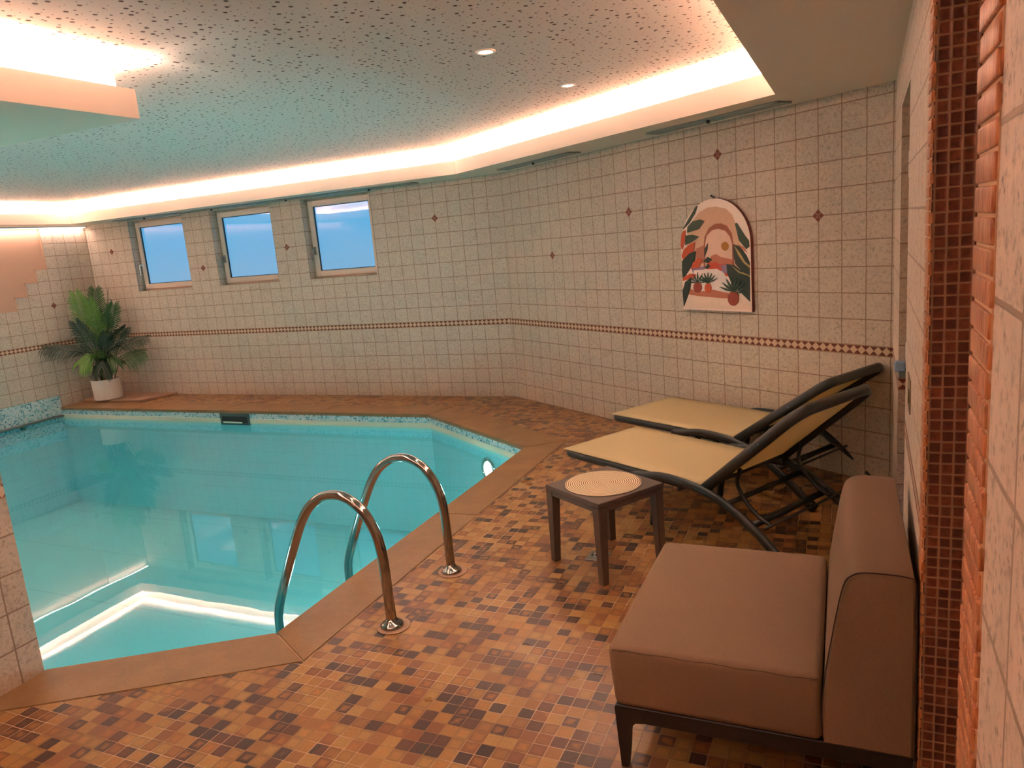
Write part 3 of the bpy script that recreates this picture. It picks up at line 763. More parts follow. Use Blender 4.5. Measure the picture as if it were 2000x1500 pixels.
# ================================================================ THINGS
# ---- side table
tb = empty('side_table', (-1.062, 3.297, 0), math.radians(-32.7)); tag(tb, 'small square taupe plastic side table beside the nearer sun lounger', 'side table')
h = 0.2025
bm = bmesh.new(); box(bm, -h, h, -h, h, 0.376, 0.40, 0.004, 2); obj('table_top', bm, MAT['table'], tb)
bm = bmesh.new()
for a in range(4):
    box(bm, -h+0.02, h-0.02, -h+0.004, -h+0.022, 0.35, 0.378, 0.002, 1, Matrix.Rotation(a*PI/2, 4, 'Z'))
obj('apron', bm, MAT['table'], tb)
for a in range(4):
    bm = bmesh.new(); mm = Matrix.Rotation(a*PI/2, 4, 'Z')
    P = [(-h+0.001, 0.053), (-h+0.001, 0.045)]
    vs = []
    for z, w_ in ((0.0, 0.036), (0.376, 0.050)):
        for dx, dy in ((0, 0), (w_, 0), (w_, w_), (0, w_)): vs.append(bm.verts.new(mm @ Vector((-h+0.001+dx, -h+0.001+dy, z))))
    fs = [bm.faces.new([vs[i] for i in f]) for f in ((3, 2, 1, 0), (4, 5, 6, 7), (0, 1, 5, 4), (1, 2, 6, 5), (2, 3, 7, 6), (3, 0, 4, 7))]
    bmesh.ops.bevel(bm, geom=list({e for f in fs for e in f.edges}), offset=0.003, segments=2, affect='EDGES')
    obj('leg', bm, MAT['table'], tb)
bm = bmesh.new()
prof = [(0.001, 0.0), (0.180, 0.0), (0.184, 0.002), (0.184, 0.0045), (0.181, 0.0065), (0.001, 0.0068)]
lathe(bm, prof, 72, cap=False)
m_ = smooth_by_angle(obj('woven_placemat', bm, MAT['weave'], loc=(-1.063, 3.296, 0.4003)), 0.5); tag(m_, 'round woven natural fibre placemat lying on the small side table', 'placemat')

# ---- sun loungers (local x runs from the foot end to the head, y across)
def lounger(name, loc, rz, top, label, seat_len=1.055):
    r = empty(name, loc, rz); tag(r, label, 'sun lounger', 'sun loungers by the diagonal wall')
    W = 0.61; zs = 0.305
    R0 = 0.05
    pts = [(0.03, 0, zs), (-0.5, 0, zs), (-seat_len+R0, 0, zs)]
    pts += [(-seat_len+R0-R0*math.sin(a), R0-R0*math.cos(a), zs) for a in (0.5, 1.05, 1.57)]
    pts += [(-seat_len, W/2, zs)]
    pts += [(-seat_len+R0-R0*math.cos(a), W-R0+R0*math.sin(a), zs) for a in (0.0, 0.5, 1.05, 1.57)]
    pts += [(-0.5, W, zs), (0.03, W, zs)]
    bm = bmesh.new(); tube(bm, pts, 0.025, 14, flat=(1.0, 0.75), up=(0, 0, 1)); obj('seat_frame', bm, MAT['char'], r, smooth=True)
    bm = bmesh.new(); uvl = bm.loops.layers.uv.new('UVMap'); nx, ny = 16, 8
    g = [[bm.verts.new((-seat_len-0.008+(seat_len+0.006)*i/nx, -0.010+(W+0.020)*j/ny, zs+0.0285-0.010*math.sin(PI*j/ny)*math.sin(PI*i/nx)-(0.004 if j in (0, ny) or i == 0 else 0))) for j in range(ny+1)] for i in range(nx+1)]
    for i in range(nx):
        for j in range(ny):
            f = bm.faces.new((g[i][j], g[i+1][j], g[i+1][j+1], g[i][j+1]))
            for l in f.loops: l[uvl].uv = (l.vert.co.x, l.vert.co.y)
    o = obj('seat_sling', bm, MAT['sling'], r, smooth=True); sm = o.modifiers.new('thickness', 'SOLIDIFY'); sm.thickness = 0.004; sm.offset = 0
    # backrest
    tx, tz = top; L = math.hypot(tx, tz-zs-0.02); ux, uz = tx/L, (tz-zs-0.02)/L
    b = lambda s, y, n_=0.0: (0.012+ux*s-uz*n_, y, zs+0.02+uz*s+ux*n_)
    R1 = 0.085
    P = [b(-0.02, -0.004), b(0.3, -0.004), b(L-R1, 0.0)]+[b(L-R1+R1*math.sin(a), R1-R1*math.cos(a)) for a in (0.4, 0.8, 1.2, 1.57)]
    P += [b(L, W/2)]+[b(L-R1+R1*math.cos(a), W-R1+R1*math.sin(a)) for a in (0.0, 0.4, 0.8, 1.2, 1.57)]+[b(0.3, W+0.004), b(-0.02, W+0.004)]
    bm = bmesh.new(); tube(bm, P, 0.027, 14, flat=(1.0, 0.72), up=(-uz, 0, ux)); obj('backrest_frame', bm, MAT['char'], r, smooth=True)
    bm = bmesh.new(); uvl = bm.loops.layers.uv.new('UVMap')
    g = [[bm.verts.new(b(0.02+(L-0.04)*i/nx, 0.012+(W-0.024)*j/ny, 0.006-0.02*math.sin(PI*j/ny)*math.sin(PI*i/nx))) for j in range(ny+1)] for i in range(nx+1)]
    for i in range(nx):
        for j in range(ny):
            f = bm.faces.new((g[i][j], g[i+1][j], g[i+1][j+1], g[i][j+1]))
            for l, (a_, c_) in zip(f.loops, ((i, j), (i+1, j), (i+1, j+1), (i, j+1))): l[uvl].uv = (L*a_/nx, W*c_/ny)
    o = obj('backrest_sling', bm, MAT['sling'], r, smooth=True); sm = o.modifiers.new('thickness', 'SOLIDIFY'); sm.thickness = 0.004; sm.offset = 0
    bm = bmesh.new(); tube(bm, [b(0.03, 0.0), b(0.03, W)], 0.012, 10); obj('hinge_bar', bm, MAT['char'], r, smooth=True)
    for yy, sg in ((-0.022, -1), (W+0.022, 1)):
        A_ = [(-0.50, yy*0.3 if sg < 0 else W+0.008, 0.288), (-0.40, yy, 0.300), (-0.26, yy, 0.322), (-0.10, yy, 0.318), (0.07, yy, 0.288), (0.22, yy, 0.222), (0.36, yy, 0.128), (0.50, yy, 0.020)]
        bm = bmesh.new(); q = spline(A_, 6); tube(bm, q, [0.020+0.004*min(1, i/10) for i in range(len(q))], 14, flat=(1.0, 0.72), up=(0, 1, 0) if False else (0, 0, 1)); lg = obj('leg', bm, MAT['char'], r, smooth=True)
        bm = bmesh.new(); tube(bm, [(0.46, yy, 0.052), (0.515, yy, 0.014)], 0.027, 12); obj('foot_cap', bm, MAT['black'], lg, smooth=True)
        y3 = 0.02 if sg < 0 else W-0.02
        bm = bmesh.new(); tube(bm, spline([(-0.30, y3, 0.30), (-0.345, y3, 0.2), (-0.37, y3, 0.1), (-0.385, y3, 0.016)], 4), 0.019, 12); lg = obj('leg', bm, MAT['char'], r, smooth=True)
        # support bow from the backrest to the toothed rest
        y4 = 0.05 if sg < 0 else W-0.05
        m0 = b(L*0.28, y4, -0.02)
        bm = bmesh.new(); tube(bm, spline([m0, (0.152, y4, 0.35), (0.20, y4, 0.275), (0.262, y4, 0.222), (0.335, y4, 0.190)], 6), 0.010, 10); obj('support_bow', bm, MAT['char'], r, smooth=True)
    for s_, z_, rr, y0, y1, nm in ((0.27, 0.190, 0.017, -0.02, W+0.02, 'crossbar'), (0.335, 0.190, 0.007, 0.0, W+0.10, 'rest_rod'), (0.12, 0.258, 0.013, -0.02, W+0.02, 'crossbar'), (-0.17, 0.272, 0.012, -0.01, W+0.01, 'crossbar')):
        bm = bmesh.new(); tube(bm, [(s_, y0, z_), (s_, y1, z_)], rr, 12); obj(nm, bm, MAT['char'], r, smooth=True)
    bm = bmesh.new(); lathe(bm, [(0.004, 0.0), (0.004, 0.002)], 10, (0, 0, 0)); q = b(L*0.62, -0.024); bm.transform(Matrix.Translation(q) @ Matrix.Rotation(PI/2, 4, 'X')); obj('rivet', bm, MAT['chrome'], r)
    return r
rz = math.radians(-29.6)
lounger('sun_lounger', (-0.618, 3.555, 0), rz, (0.508, 0.77), 'cream mesh sun lounger with raised back nearer the viewer, beside the small side table')
lounger('sun_lounger', (-0.574, 4.431, 0), rz, (0.56, 0.715), 'cream mesh sun lounger with raised back farther away, next to the diagonal tiled wall')

# ---- armchair
ac = empty('armchair', (-0.235, 2.295, 0)); tag(ac, 'low armless brown upholstered lounge chair on a dark tapered-leg frame by the right wall', 'armchair')
ox, oy = 0.235, -2.295
bm = bmesh.new(); box(bm, -0.635+ox, -0.050+ox, 1.905+oy, 2.69+oy, 0.205, 0.398, 0.020, 4)
bmesh.ops.subdivide_edges(bm, edges=[e for e in bm.edges if e.calc_length() > 0.10], cuts=11, use_grid_fill=True)
for v in bm.verts:
    ex = max(0.0, min(1.0, (v.co.x+0.4)/0.585)); ey = max(0.0, min(1.0, (v.co.y+0.39)/0.785)); tz = max(0.0, min(1.0, (v.co.z-0.205)/0.193))
    wx, wy, wz = math.sin(PI*ex), math.sin(PI*ey), math.sin(PI*tz)
    if tz > 0.5: v.co.z += 0.012*(wx*wy)**0.6*(tz-0.5)*2
    v.co.x += (ex-0.5)*2*0.006*wz*wy**0.5 + (0.014*(1-tz)*(1-ex))
    v.co.y += (ey-0.5)*2*0.006*wz*wx**0.5
smooth_by_angle(obj('seat_cushion', bm, MAT['fabric'], ac), 1.2)
prof = [(-0.047, 0.205), (-0.050, 0.30), (-0.040, 0.42), (-0.012, 0.60), (0.004, 0.672), (0.020, 0.695), (0.045, 0.706), (0.10, 0.708), (0.150, 0.704), (0.163, 0.690), (0.168, 0.60), (0.168, 0.205)]
bm = bmesh.new()
Ys = [1.902, 1.908, 1.93, 2.1, 2.3, 2.5, 2.66, 2.682, 2.69]; ins = [0.009, 0.002, 0, 0, 0, 0, 0, 0.003, 0.010]
ps = spline([(x, 0, z) for x, z in prof], 4)
ring_ = []
cx_, cz_ = 0.06, 0.45
for y_, i_ in zip(Ys, ins):
    ring_.append([bm.verts.new((cx_+(p.x-cx_)*(1-i_/0.11)+ox, y_+oy, cz_+(p.z-cz_)*(1-i_/0.25))) for p in ps])
for a, b in zip(ring_, ring_[1:]):
    for k in range(len(ps)): bm.faces.new((a[k], a[(k+1) % len(ps)], b[(k+1) % len(ps)], b[k]))
bm.faces.new(ring_[0]); bm.faces.new(ring_[-1][::-1])
smooth_by_angle(obj('backrest', bm, MAT['fabric'], ac), 0.7)
bm = bmesh.new(); tube(bm, [(p.x+ox, 1.9035+oy, p.z) for p in ps[2:]], 0.0016, 6)
obj('piping', bm, MAT['seam'], ac)
bm = bmesh.new()
for dz in (0.0, 0.005): tube(bm, [(-0.620+ox+0.035*i, 1.9035+oy+0.003, 0.389-dz+0.002*math.sin(i*1.7)) for i in range(17)], 0.0008, 5)
obj('stitching', bm, MAT['seam'], ac)
bm = bmesh.new()
box(bm, -0.622+ox, 0.165+ox, 1.910+oy, 1.935+oy, 0.155, 0.206, 0.003, 1); box(bm, -0.622+ox, 0.165+ox, 2.655+oy, 2.68+oy, 0.155, 0.206, 0.003, 1)
box(bm, -0.622+ox, -0.597+ox, 1.93+oy, 2.66+oy, 0.155, 0.206, 0.003, 1); box(bm, 0.14+ox, 0.165+ox, 1.93+oy, 2.66+oy, 0.155, 0.206, 0.003, 1)
obj('base_frame', bm, MAT['base'], ac)
for x0, sx in ((-0.624, 1), (0.166, -1)):
    for y0, sy in ((1.908, 1), (2.682, -1)):
        bm = bmesh.new()
        prof2 = [(0.0, 0.20), (0.012, 0.0), (0.032, 0.0), (0.040, 0.06), (0.045, 0.12), (0.050, 0.142), (0.062, 0.154), (0.085, 0.157), (0.085, 0.20)]
        prism(bm, [(x0+sx*a+ox, b) for a, b in prof2], y0+oy, y0+sy*0.026+oy, lambda x, z, y: (x, y, z))
        obj('leg', bm, MAT['base'], ac)

# ---- picture with a rounded top on the diagonal wall
ART = [
('peach',[(0.166,0.551),(0.211,0.625),(0.283,0.687),(0.362,0.714),(0.439,0.714),(0.523,0.693),(0.578,0.649),(0.602,0.591),(0.616,0.534),(0.638,0.445),(0.634,0.292),(0.183,0.299),(0.154,0.439)]),
('terra',[(0.31,0.297),(0.317,0.459),(0.326,0.517),(0.367,0.573),(0.423,0.599),(0.477,0.599),(0.529,0.58),(0.569,0.529),(0.58,0.464),(0.583,0.334),(0.582,0.293)]),
('blush',[(0.324,0.306),(0.329,0.467),(0.348,0.524),(0.4,0.559),(0.454,0.564),(0.512,0.548),(0.553,0.506),(0.569,0.456),(0.567,0.302)]),
('ochre',[(0.541,0.443),(0.539,0.434),(0.534,0.426),(0.527,0.42),(0.518,0.416),(0.507,0.415),(0.497,0.416),(0.488,0.421),(0.481,0.428),(0.477,0.436),(0.475,0.445),(0.477,0.455),(0.482,0.463),(0.49,0.469),(0.499,0.473),(0.51,0.474),(0.52,0.472),(0.529,0.467),(0.536,0.46),(0.54,0.452)]),
('rose',[(0.236,0.436),(0.317,0.459),(0.317,0.331),(0.243,0.341)]),
('clay',[(0.334,0.314),(0.352,0.348),(0.387,0.385),(0.426,0.396),(0.468,0.374),(0.565,0.355),(0.57,0.31)]),
('red',[(0.333,0.293),(0.358,0.347),(0.39,0.33),(0.413,0.346),(0.456,0.324),(0.52,0.327),(0.487,0.29)]),
('lilac',[(0.194,0.299),(0.265,0.311),(0.316,0.31),(0.321,0.293),(0.205,0.268)]),
('lilac',[(0.45,0.312),(0.52,0.323),(0.544,0.244),(0.507,0.253),(0.476,0.278),(0.443,0.279)]),
('red',[(0.439,0.304),(0.477,0.307),(0.476,0.282),(0.443,0.279)]),
('red',[(0.499,0.265),(0.529,0.265),(0.533,0.24),(0.504,0.245)]),
('pale',[(0.179,0.106),(0.215,0.288),(0.433,0.294),(0.475,0.274),(0.507,0.245),(0.563,0.186),(0.566,0.128),(0.394,0.143),(0.291,0.134)]),
('clay',[(0.155,0.113),(0.173,0.154),(0.257,0.133),(0.394,0.15),(0.524,0.126),(0.533,0.094),(0.436,0.088),(0.29,0.099)]),
('blush2',[(0.108,0.015),(0.163,0.107),(0.522,0.089),(0.628,0.113),(0.674,0.123),(0.71,0.073),(0.709,0.018)]),
('green',[(0.599,0.591),(0.615,0.594),(0.68,0.507),(0.711,0.474),(0.714,0.434),(0.688,0.419),(0.629,0.478)]),
('clay',[(0.618,0.454),(0.663,0.436),(0.697,0.395),(0.638,0.429)]),
('dark',[(0.58,0.456),(0.638,0.437),(0.687,0.38),(0.714,0.331),(0.712,0.243),(0.643,0.276),(0.593,0.326),(0.578,0.399)]),
('gold',[(0.587,0.449),(0.637,0.397),(0.676,0.34),(0.714,0.311),(0.713,0.295),(0.665,0.328),(0.621,0.382)]),
('dark',[(0.518,0.326),(0.583,0.316),(0.653,0.268),(0.711,0.235),(0.711,0.154),(0.709,0.073),(0.639,0.129),(0.563,0.182),(0.523,0.261)]),
('gold',[(0.552,0.318),(0.633,0.272),(0.711,0.25),(0.711,0.241),(0.622,0.264)]),
('green',[(0.274,0.734),(0.248,0.682),(0.187,0.618),(0.128,0.579),(0.121,0.601),(0.154,0.655),(0.215,0.709)]),
('green',[(0.333,0.624),(0.277,0.572),(0.166,0.553),(0.172,0.594),(0.223,0.631),(0.292,0.637)]),
('green',[(0.277,0.52),(0.204,0.485),(0.144,0.467),(0.147,0.535),(0.218,0.537)]),
('orange',[(0.153,0.573),(0.145,0.5),(0.112,0.436),(0.099,0.459),(0.107,0.537),(0.125,0.566)]),
('orange',[(0.239,0.485),(0.222,0.42),(0.114,0.366),(0.104,0.393),(0.13,0.44),(0.191,0.472)]),
('dark',[(0.105,0.353),(0.182,0.408),(0.241,0.421),(0.23,0.359),(0.164,0.282),(0.107,0.221),(0.103,0.283)]),
('orange',[(0.304,0.361),(0.265,0.305),(0.188,0.297),(0.214,0.342),(0.268,0.373)]),
('orange',[(0.242,0.257),(0.217,0.229),(0.104,0.212),(0.113,0.237),(0.181,0.264)]),
('dark',[(0.191,0.238),(0.173,0.15),(0.106,0.024),(0.101,0.14),(0.13,0.203)]),
('dark',[(0.357,0.47),(0.328,0.433),(0.323,0.382),(0.352,0.432)]),
('dark',[(0.313,0.348),(0.35,0.377),(0.391,0.359),(0.348,0.335)]),
('dark',[(0.322,0.301),(0.351,0.331),(0.37,0.313),(0.344,0.295)]),
('brick',[(0.289,0.166),(0.287,0.154),(0.281,0.143),(0.272,0.135),(0.261,0.129),(0.248,0.127),(0.236,0.129),(0.225,0.134),(0.217,0.143),(0.212,0.153),(0.21,0.165),(0.213,0.177),(0.219,0.188),(0.228,0.196),(0.24,0.202),(0.252,0.204),(0.264,0.202),(0.275,0.196),(0.283,0.188),(0.288,0.177)]),
('orange',[(0.379,0.162),(0.377,0.151),(0.372,0.142),(0.365,0.134),(0.356,0.129),(0.346,0.127),(0.336,0.129),(0.327,0.134),(0.321,0.141),(0.317,0.151),(0.316,0.162),(0.318,0.172),(0.323,0.182),(0.33,0.189),(0.339,0.194),(0.349,0.196),(0.358,0.194),(0.367,0.19),(0.374,0.182),(0.378,0.172)]),
('brick',[(0.62,0.094),(0.617,0.078),(0.61,0.064),(0.599,0.053),(0.586,0.045),(0.571,0.043),(0.556,0.045),(0.542,0.051),(0.532,0.062),(0.525,0.076),(0.524,0.092),(0.526,0.107),(0.534,0.121),(0.545,0.133),(0.559,0.14),(0.574,0.143),(0.589,0.14),(0.602,0.133),(0.612,0.123),(0.618,0.109)]),
('leaf',[(0.252,0.199),(0.305,0.206),(0.349,0.205),(0.306,0.198)]),
('leaf',[(0.252,0.199),(0.295,0.224),(0.335,0.239),(0.301,0.217)]),
('leaf',[(0.252,0.199),(0.274,0.236),(0.301,0.263),(0.284,0.232)]),
('leaf',[(0.252,0.199),(0.248,0.239),(0.255,0.272),(0.259,0.239)]),
('leaf',[(0.252,0.199),(0.222,0.232),(0.208,0.264),(0.233,0.236)]),
('leaf',[(0.252,0.199),(0.204,0.217),(0.17,0.24),(0.21,0.225)]),
('leaf',[(0.252,0.199),(0.197,0.198),(0.152,0.205),(0.198,0.206)]),
('leaf',[(0.349,0.193),(0.395,0.217),(0.437,0.231),(0.4,0.21)]),
('leaf',[(0.349,0.193),(0.381,0.228),(0.416,0.251),(0.39,0.222)]),
('leaf',[(0.349,0.193),(0.364,0.234),(0.386,0.264),(0.375,0.231)]),
('leaf',[(0.349,0.193),(0.345,0.235),(0.352,0.269),(0.356,0.235)]),
('leaf',[(0.349,0.193),(0.326,0.231),(0.317,0.265),(0.337,0.234)]),
('leaf',[(0.349,0.193),(0.31,0.222),(0.285,0.252),(0.319,0.228)]),
('leaf',[(0.349,0.193),(0.298,0.21),(0.261,0.232),(0.304,0.218)]),
('leaf',[(0.574,0.137),(0.641,0.139),(0.694,0.13),(0.64,0.127)]),
('leaf',[(0.574,0.137),(0.637,0.157),(0.691,0.164),(0.641,0.146)]),
('leaf',[(0.574,0.137),(0.625,0.173),(0.674,0.195),(0.633,0.164)]),
('leaf',[(0.574,0.137),(0.606,0.185),(0.643,0.218),(0.618,0.179)]),
('leaf',[(0.574,0.137),(0.583,0.19),(0.603,0.232),(0.597,0.188)]),
('leaf',[(0.574,0.137),(0.559,0.189),(0.559,0.233),(0.573,0.191)]),
('leaf',[(0.574,0.137),(0.536,0.181),(0.517,0.222),(0.549,0.187)]),
('leaf',[(0.574,0.137),(0.518,0.167),(0.481,0.2),(0.528,0.176)]),
('leaf',[(0.574,0.137),(0.507,0.149),(0.456,0.17),(0.512,0.16)]),
]
COL = dict(peach=(222, 174, 144), terra=(160, 88, 62), blush=(234, 192, 170), ochre=(186, 120, 36), rose=(190, 116, 92), clay=(198, 118, 88), red=(214, 80, 50), lilac=(150, 122, 150), pale=(236, 218, 212), blush2=(240, 210, 190), green=(66, 78, 58), dark=(48, 56, 44), gold=(172, 146, 88), orange=(214, 88, 48), leaf=(64, 84, 64), brick=(158, 66, 46))
art = empty('wall_picture', fd(2.777, 0.993, -0.03), ad); tag(art, 'arch-topped picture of plants, pots and a sun seen through arches, hung on the diagonal wall', 'picture')
x0, x1, zb, zt = -0.312, 0.312, 0.0, 0.765
zc_ = 0.455; outl = [(x0, zb), (x1, zb)]+[(0.312*math.cos(a), zc_+0.310*math.sin(a)) for a in [PI*i/28 for i in range(29)]]
bm = bmesh.new(); prism(bm, outl, 0.002, 0.028, lambda x, z, y: (x, y, z), 0)
obj('canvas', bm, [MAT.setdefault('artside', simple('picture_edge_maroon', (112, 52, 44), 0.6))], art)
bm = bmesh.new(); prism(bm, outl, -0.0006, 0.002, lambda x, z, y: (x, y, z), 0)
mats = [simple('print_cream_pink', (242, 218, 204), 0.55)]; idx = {}
def clip(poly, inside, cut):
    out = []
    for i in range(len(poly)):
        a, b = poly[i-1], poly[i]; ia, ib = inside(a), inside(b)
        if ib:
            if not ia: out.append(cut(a, b, inside))
            out.append(b)
        elif ia: out.append(cut(b, a, inside))
    return out
def bis(a, b, inside):
    # a outside, b inside
    for _ in range(14):
        m = ((a[0]+b[0])/2, (a[1]+b[1])/2)
        if inside(m): b = m
        else: a = m
    return b
inn_ = lambda p: abs(p[0]) <= 0.3105 and p[1] >= 0.0015 and (p[1] <= zc_ or math.hypot(p[0], p[1]-zc_) <= 0.3095)
for k, (cn, poly) in enumerate(ART):
    if cn not in idx: idx[cn] = len(mats); mats.append(simple('print_'+cn, COL[cn], 0.55, noise=0.25, scale=25))
    P = [(s-0.377-0.032+0.0, t-0.003) for s, t in poly]
    Q = []
    for i in range(len(P)):     # densify so the clipped edge follows the arch
        a, b = P[i-1], P[i]
        for j in range(4): Q.append((a[0]+(b[0]-a[0])*(j+1)/4, a[1]+(b[1]-a[1])*(j+1)/4))
    Q = clip(Q, inn_, bis)
    if len(Q) > 2: prism(bm, Q, -0.0008-0.00022*k, -0.0006, lambda x, z, y: (x, y, z), idx[cn])
obj('print', bm, mats, art)
bm = bmesh.new(); tube(bm, [(-0.004, 0.024, 0.775), (-0.004, -0.006, 0.782)], 0.004, 8); lathe(bm, [(0.001, 0.0), (0.008, 0.004), (0.006, 0.012), (0.001, 0.014)], 12, (-0.004, -0.006, 0.778)); tube(bm, [(-0.004, 0.01, 0.78), (-0.004, 0.01, 0.762)], 0.0015, 6)
obj('hook', bm, MAT['black'], art)

# ---- plinth and potted palm
bm = bmesh.new(); prism(bm, [(XL+0.015, 6.40), (-8.05, 6.40), (-7.93, YB-0.002), (XL+0.015, YB-0.002)], 0.0, 0.028)
es = [e for e in bm.edges if e.calc_length() > 0.01 and len(e.link_faces) == 2 and e.calc_face_angle(0) > 0.5]
bmesh.ops.bevel(bm, geom=es, offset=0.005, segments=2, affect='EDGES')
pb_ = obj('stone_slab', bm, MAT['plinth']); tag(pb_, 'flat pale pinkish stone slab on the floor in the far left corner under the plant', 'slab')
pt = empty('potted_palm', (-8.72, 6.50, 0.0285)); tag(pt, 'green palm plant in a white cylindrical pot in the far left corner', 'potted palm')
bm = bmesh.new(); lathe(bm, [(0.001, 0.0), (0.160, 0.0), (0.168, 0.008), (0.175, 0.255), (0.175, 0.262), (0.166, 0.262), (0.162, 0.225), (0.001, 0.225)], 48, cap=False); smooth_by_angle(obj('pot', bm, MAT['pot'], pt))
bm = bmesh.new(); lathe(bm, [(0.161, 0.228), (0.10, 0.236), (0.001, 0.240)], 32, cap=False); obj('soil', bm, MAT['soil'], pt, smooth=True)
vx = Vector((-8.72, 6.57, 0)).normalized(); E1 = Vector((vx.y, -vx.x, 0)); E2 = vx
P3 = lambda l, z, d=0.0: E1*l+E2*d+Vector((0, 0, z-0.0285))
rdm = random.Random(11)
def frond(base, mid, tip, mat, ll=0.17, dens=20, start=0.35, droop=0.35, face=None):
    ctrl = spline([base, base.lerp(mid, 0.5)+Vector((0, 0, 0.01)), mid, mid.lerp(tip, 0.5)+Vector((0, 0, 0.02)), tip], 8)
    n = len(ctrl); bm = bmesh.new()
    tube(bm, ctrl, [0.006*(1-0.75*i/n)+0.001 for i in range(n)], 6)
    fcv = face or (-E2)
    for i in range(dens):
        t = start+(1-start)*(i+0.5)/dens; k = t*(n-1); a = int(k); p = ctrl[a].lerp(ctrl[min(a+1, n-1)], k-a)
        tg = (ctrl[min(a+1, n-1)]-ctrl[max(a-1, 0)]).normalized()
        side = tg.cross(fcv)
        side = side.normalized() if side.length > 0.05 else E1.copy()
        u = (t-start)/(1-start); ln = ll*(0.45+0.75*math.sin(PI*(0.15+0.75*u)))*rdm.uniform(0.9, 1.08)
        for sg in (-1, 1):
            d = (tg*(0.75+0.5*u)+side*sg*(0.95-0.35*u)).normalized()
            w_ = tg.cross(d).cross(d).normalized()*0.0062*(0.9+0.4*math.sin(PI*u))
            q1 = p+d*ln*0.4+Vector((0, 0, -droop*ln*0.06)); q2 = p+d*ln*0.78+Vector((0, 0, -droop*ln*0.35)); q3 = p+d*ln*0.97+Vector((0, 0, -droop*ln*0.75))
            up_ = w_.cross(d).normalized()*0.0022
            a0 = bm.verts.new(p-w_*0.35); a1 = bm.verts.new(p+w_*0.35)
            b0, bc, b1 = bm.verts.new(q1-w_), bm.verts.new(q1+up_), bm.verts.new(q1+w_)
            c0, cc, c1 = bm.verts.new(q2-w_*0.8), bm.verts.new(q2+up_), bm.verts.new(q2+w_*0.8); e = bm.verts.new(q3)
            for f in ((a0, bc, b0), (a0, a1, bc), (a1, b1, bc), (b0, bc, cc, c0), (bc, b1, c1, cc), (c0, cc, e), (cc, c1, e)): bm.faces.new(f)
    obj('frond', bm, mat, pt, smooth=False)
D_, M_, L_ = MAT['leaf_d'], MAT['leaf_m'], MAT['leaf_l']
B0 = lambda l, d=0.0: P3(l, 0.262, d)
frond(B0(-0.02), P3(-0.06, 0.85, -0.02), P3(-0.15, 1.40, -0.02), L_, 0.20, 26, 0.42)
frond(B0(0.0, 0.03), P3(0.02, 0.90, 0.0), P3(0.07, 1.42, -0.04), M_, 0.20, 26, 0.38)
frond(B0(0.02, -0.02), P3(0.02, 0.80, -0.06), P3(-0.02, 1.30, -0.08), L_, 0.18, 24, 0.40)
frond(B0(0.05, 0.03), P3(0.12, 0.85, -0.02), P3(0.21, 1.40, -0.05), D_, 0.12, 22, 0.45, face=E1)
frond(B0(0.04, 0.02), P3(0.10, 0.80, -0.02), P3(0.24, 1.22, -0.14), M_, 0.17, 24, 0.40)
frond(B0(0.0, 0.02), P3(0.06, 0.75, 0.00), P3(0.12, 1.12, -0.04), M_, 0.18, 24, 0.40)
frond(B0(-0.04), P3(-0.06, 0.66, -0.10), P3(-0.20, 1.04, -0.14), D_, 0.17, 24, 0.35)
frond(B0(-0.04, -0.02), P3(-0.18, 0.68, -0.08), P3(-0.58, 0.80, -0.10), D_, 0.16, 26, 0.34, 1.0, face=(Vector((0, 0, 0.75))-E2).normalized())
frond(B0(0.06), P3(0.22, 0.68, -0.12), P3(0.53, 0.80, -0.40), D_, 0.14, 24, 0.36, 1.0, face=(Vector((0, 0, 0.75))-E2).normalized())
frond(B0(0.10, 0.03), P3(0.20, 0.50, -0.08), P3(0.47, 0.62, -0.36), M_, 0.17, 22, 0.42, 1.1, face=(Vector((0, 0, 0.6))-E2).normalized())
frond(B0(0.04, 0.03), P3(0.12, 0.66, -0.06), P3(0.32, 0.92, -0.26), D_, 0.15, 22, 0.36)
frond(B0(-0.02, -0.04), P3(-0.05, 0.62, -0.16), P3(-0.24, 0.55, -0.30), L_, 0.16, 22, 0.36, 0.9, face=(Vector((0, 0, 0.8))-E2).normalized())
frond(B0(0.02, -0.05), P3(0.02, 0.55, -0.16), P3(-0.02, 0.46, -0.28), D_, 0.16, 22, 0.32, 0.9, face=(Vector((0, 0, 0.8))-E2).normalized())
frond(B0(0.05, -0.03), P3(0.06, 0.58, -0.10), P3(0.14, 0.50, -0.24), M_, 0.15, 20, 0.34, 0.9, face=(Vector((0, 0, 0.8))-E2).normalized())
frond(B0(0.03, -0.03), P3(0.05, 0.60, -0.08), P3(0.10, 0.85, -0.12), D_, 0.15, 20, 0.36)
for l, d in ((-0.09, -0.02), (-0.03, 0.0), (0.0, -0.04), (0.03, 0.0), (0.06, -0.02), (0.02, 0.04)):
    bm = bmesh.new(); tube(bm, spline([P3(l*1.15, 0.262, d), P3(l*1.1, 0.34, d), P3(l*0.8, 0.46, d), P3(l*0.7, 0.56, d)], 4), [0.015-0.0006*i for i in range(13)], 8); obj('stem', bm, MAT['stem'], pt, smooth=True)

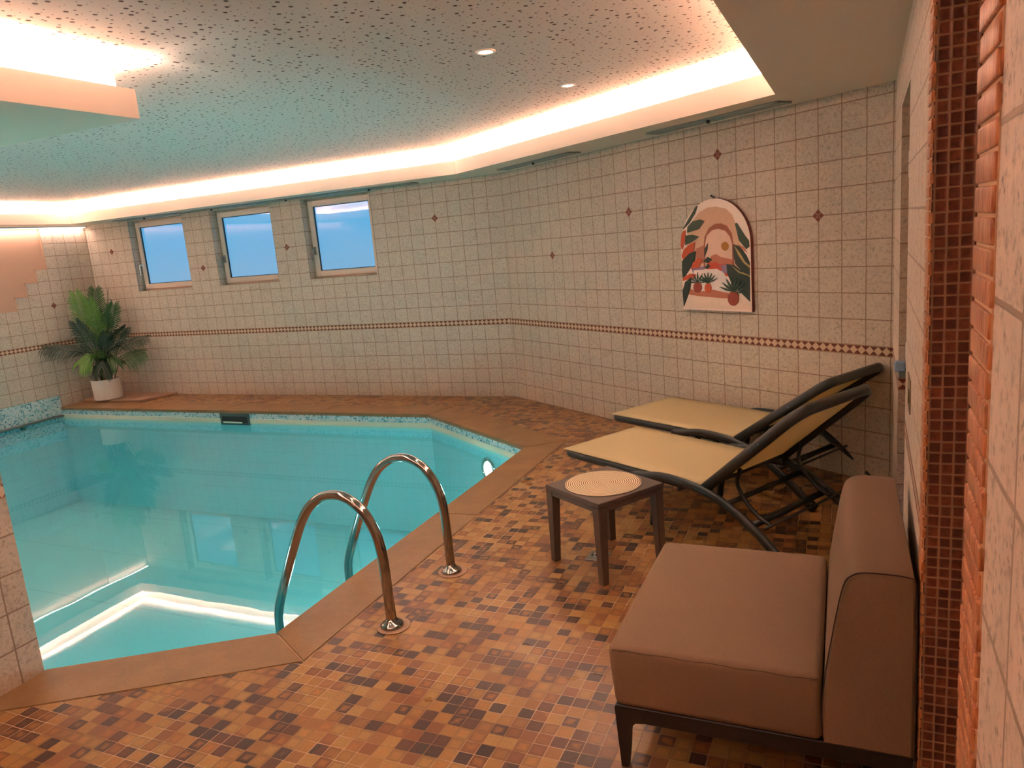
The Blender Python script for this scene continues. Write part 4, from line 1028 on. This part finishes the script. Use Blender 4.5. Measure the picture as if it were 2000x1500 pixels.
# ---- floor fittings
r = empty('floor_drain', (-1.122, 3.335, 0), 0); tag(r, 'small square steel floor drain under the side table', 'floor drain')
bm = bmesh.new(); box(bm, -0.056, 0.056, -0.056, 0.056, 0.0, 0.0025, 0.001, 1); obj('plate', bm, MAT['steel'], r)
bm = bmesh.new(); lathe(bm, [(0.040, 0.0025), (0.041, 0.004), (0.034, 0.004), (0.033, 0.0026), (0.022, 0.0026), (0.021, 0.004), (0.014, 0.004), (0.013, 0.0026), (0.001, 0.0026)], 28, cap=False); obj('grate', bm, MAT['chrome'], r, smooth=True)
bm = bmesh.new(); box(bm, -0.13, 0.13, -0.055, 0.055, 0.0, 0.003, 0.001, 1); o = obj('floor_cover', bm, MAT['plinth'], loc=(-6.33, 6.53, 0)); tag(o, 'pale flat cover plate in the tiled strip behind the far pool edge', 'cover plate')

# ---- small fittings in the far doorway of the right wall
xj = lambda y, d: fr(ys(y), 0, d)[0]
bm = bmesh.new(); box(bm, 0, 0.09, -0.02, -0.001, -0.055, 0.005, 0.003, 1); box(bm, 0, 0.09, -0.02, -0.001, 0.008, 0.06, 0.003, 1)
o = obj('switch_plate', bm, MAT['white'], loc=(0.262, 3.778, 1.77)); tag(o, 'white wall switch high on the side of the far doorway', 'switch')
r = empty('wall_dispenser', (0.262, 3.778, 0.87)); tag(r, 'white wall box over a small shelf in the far doorway, above the loungers', 'wall box')
bm = bmesh.new(); box(bm, 0, 0.09, -0.05, -0.001, 0.0, 0.12, 0.004, 2); obj('housing', bm, MAT['white'], r)
bm = bmesh.new(); box(bm, -0.030, 0.09, -0.06, -0.001, -0.035, -0.012, 0.003, 1); obj('shelf', bm, MAT['vent'], r)
bm = bmesh.new(); box(bm, -0.045, -0.002, -0.05, -0.005, -0.010, 0.035, 0.006, 2); obj('blue_cover', bm, MAT['blue'], r)
bm = bmesh.new(); prism(bm, [(ys(2.78), 0.935), (ys(2.62), 0.935), (ys(2.62), 1.045), (ys(2.78), 1.045)], -0.003, -0.0004, fr); prism(bm, [(ys(2.72), 0.965), (ys(2.66), 0.965), (ys(2.66), 1.0), (ys(2.72), 1.0)], -0.006, -0.002, fr)
o = obj('strike_plate', bm, simple('aged_brass', (150, 132, 96), 0.35, 0.9)); tag(o, 'small metal plate on the cream right wall beside the mosaic doorway', 'metal plate')
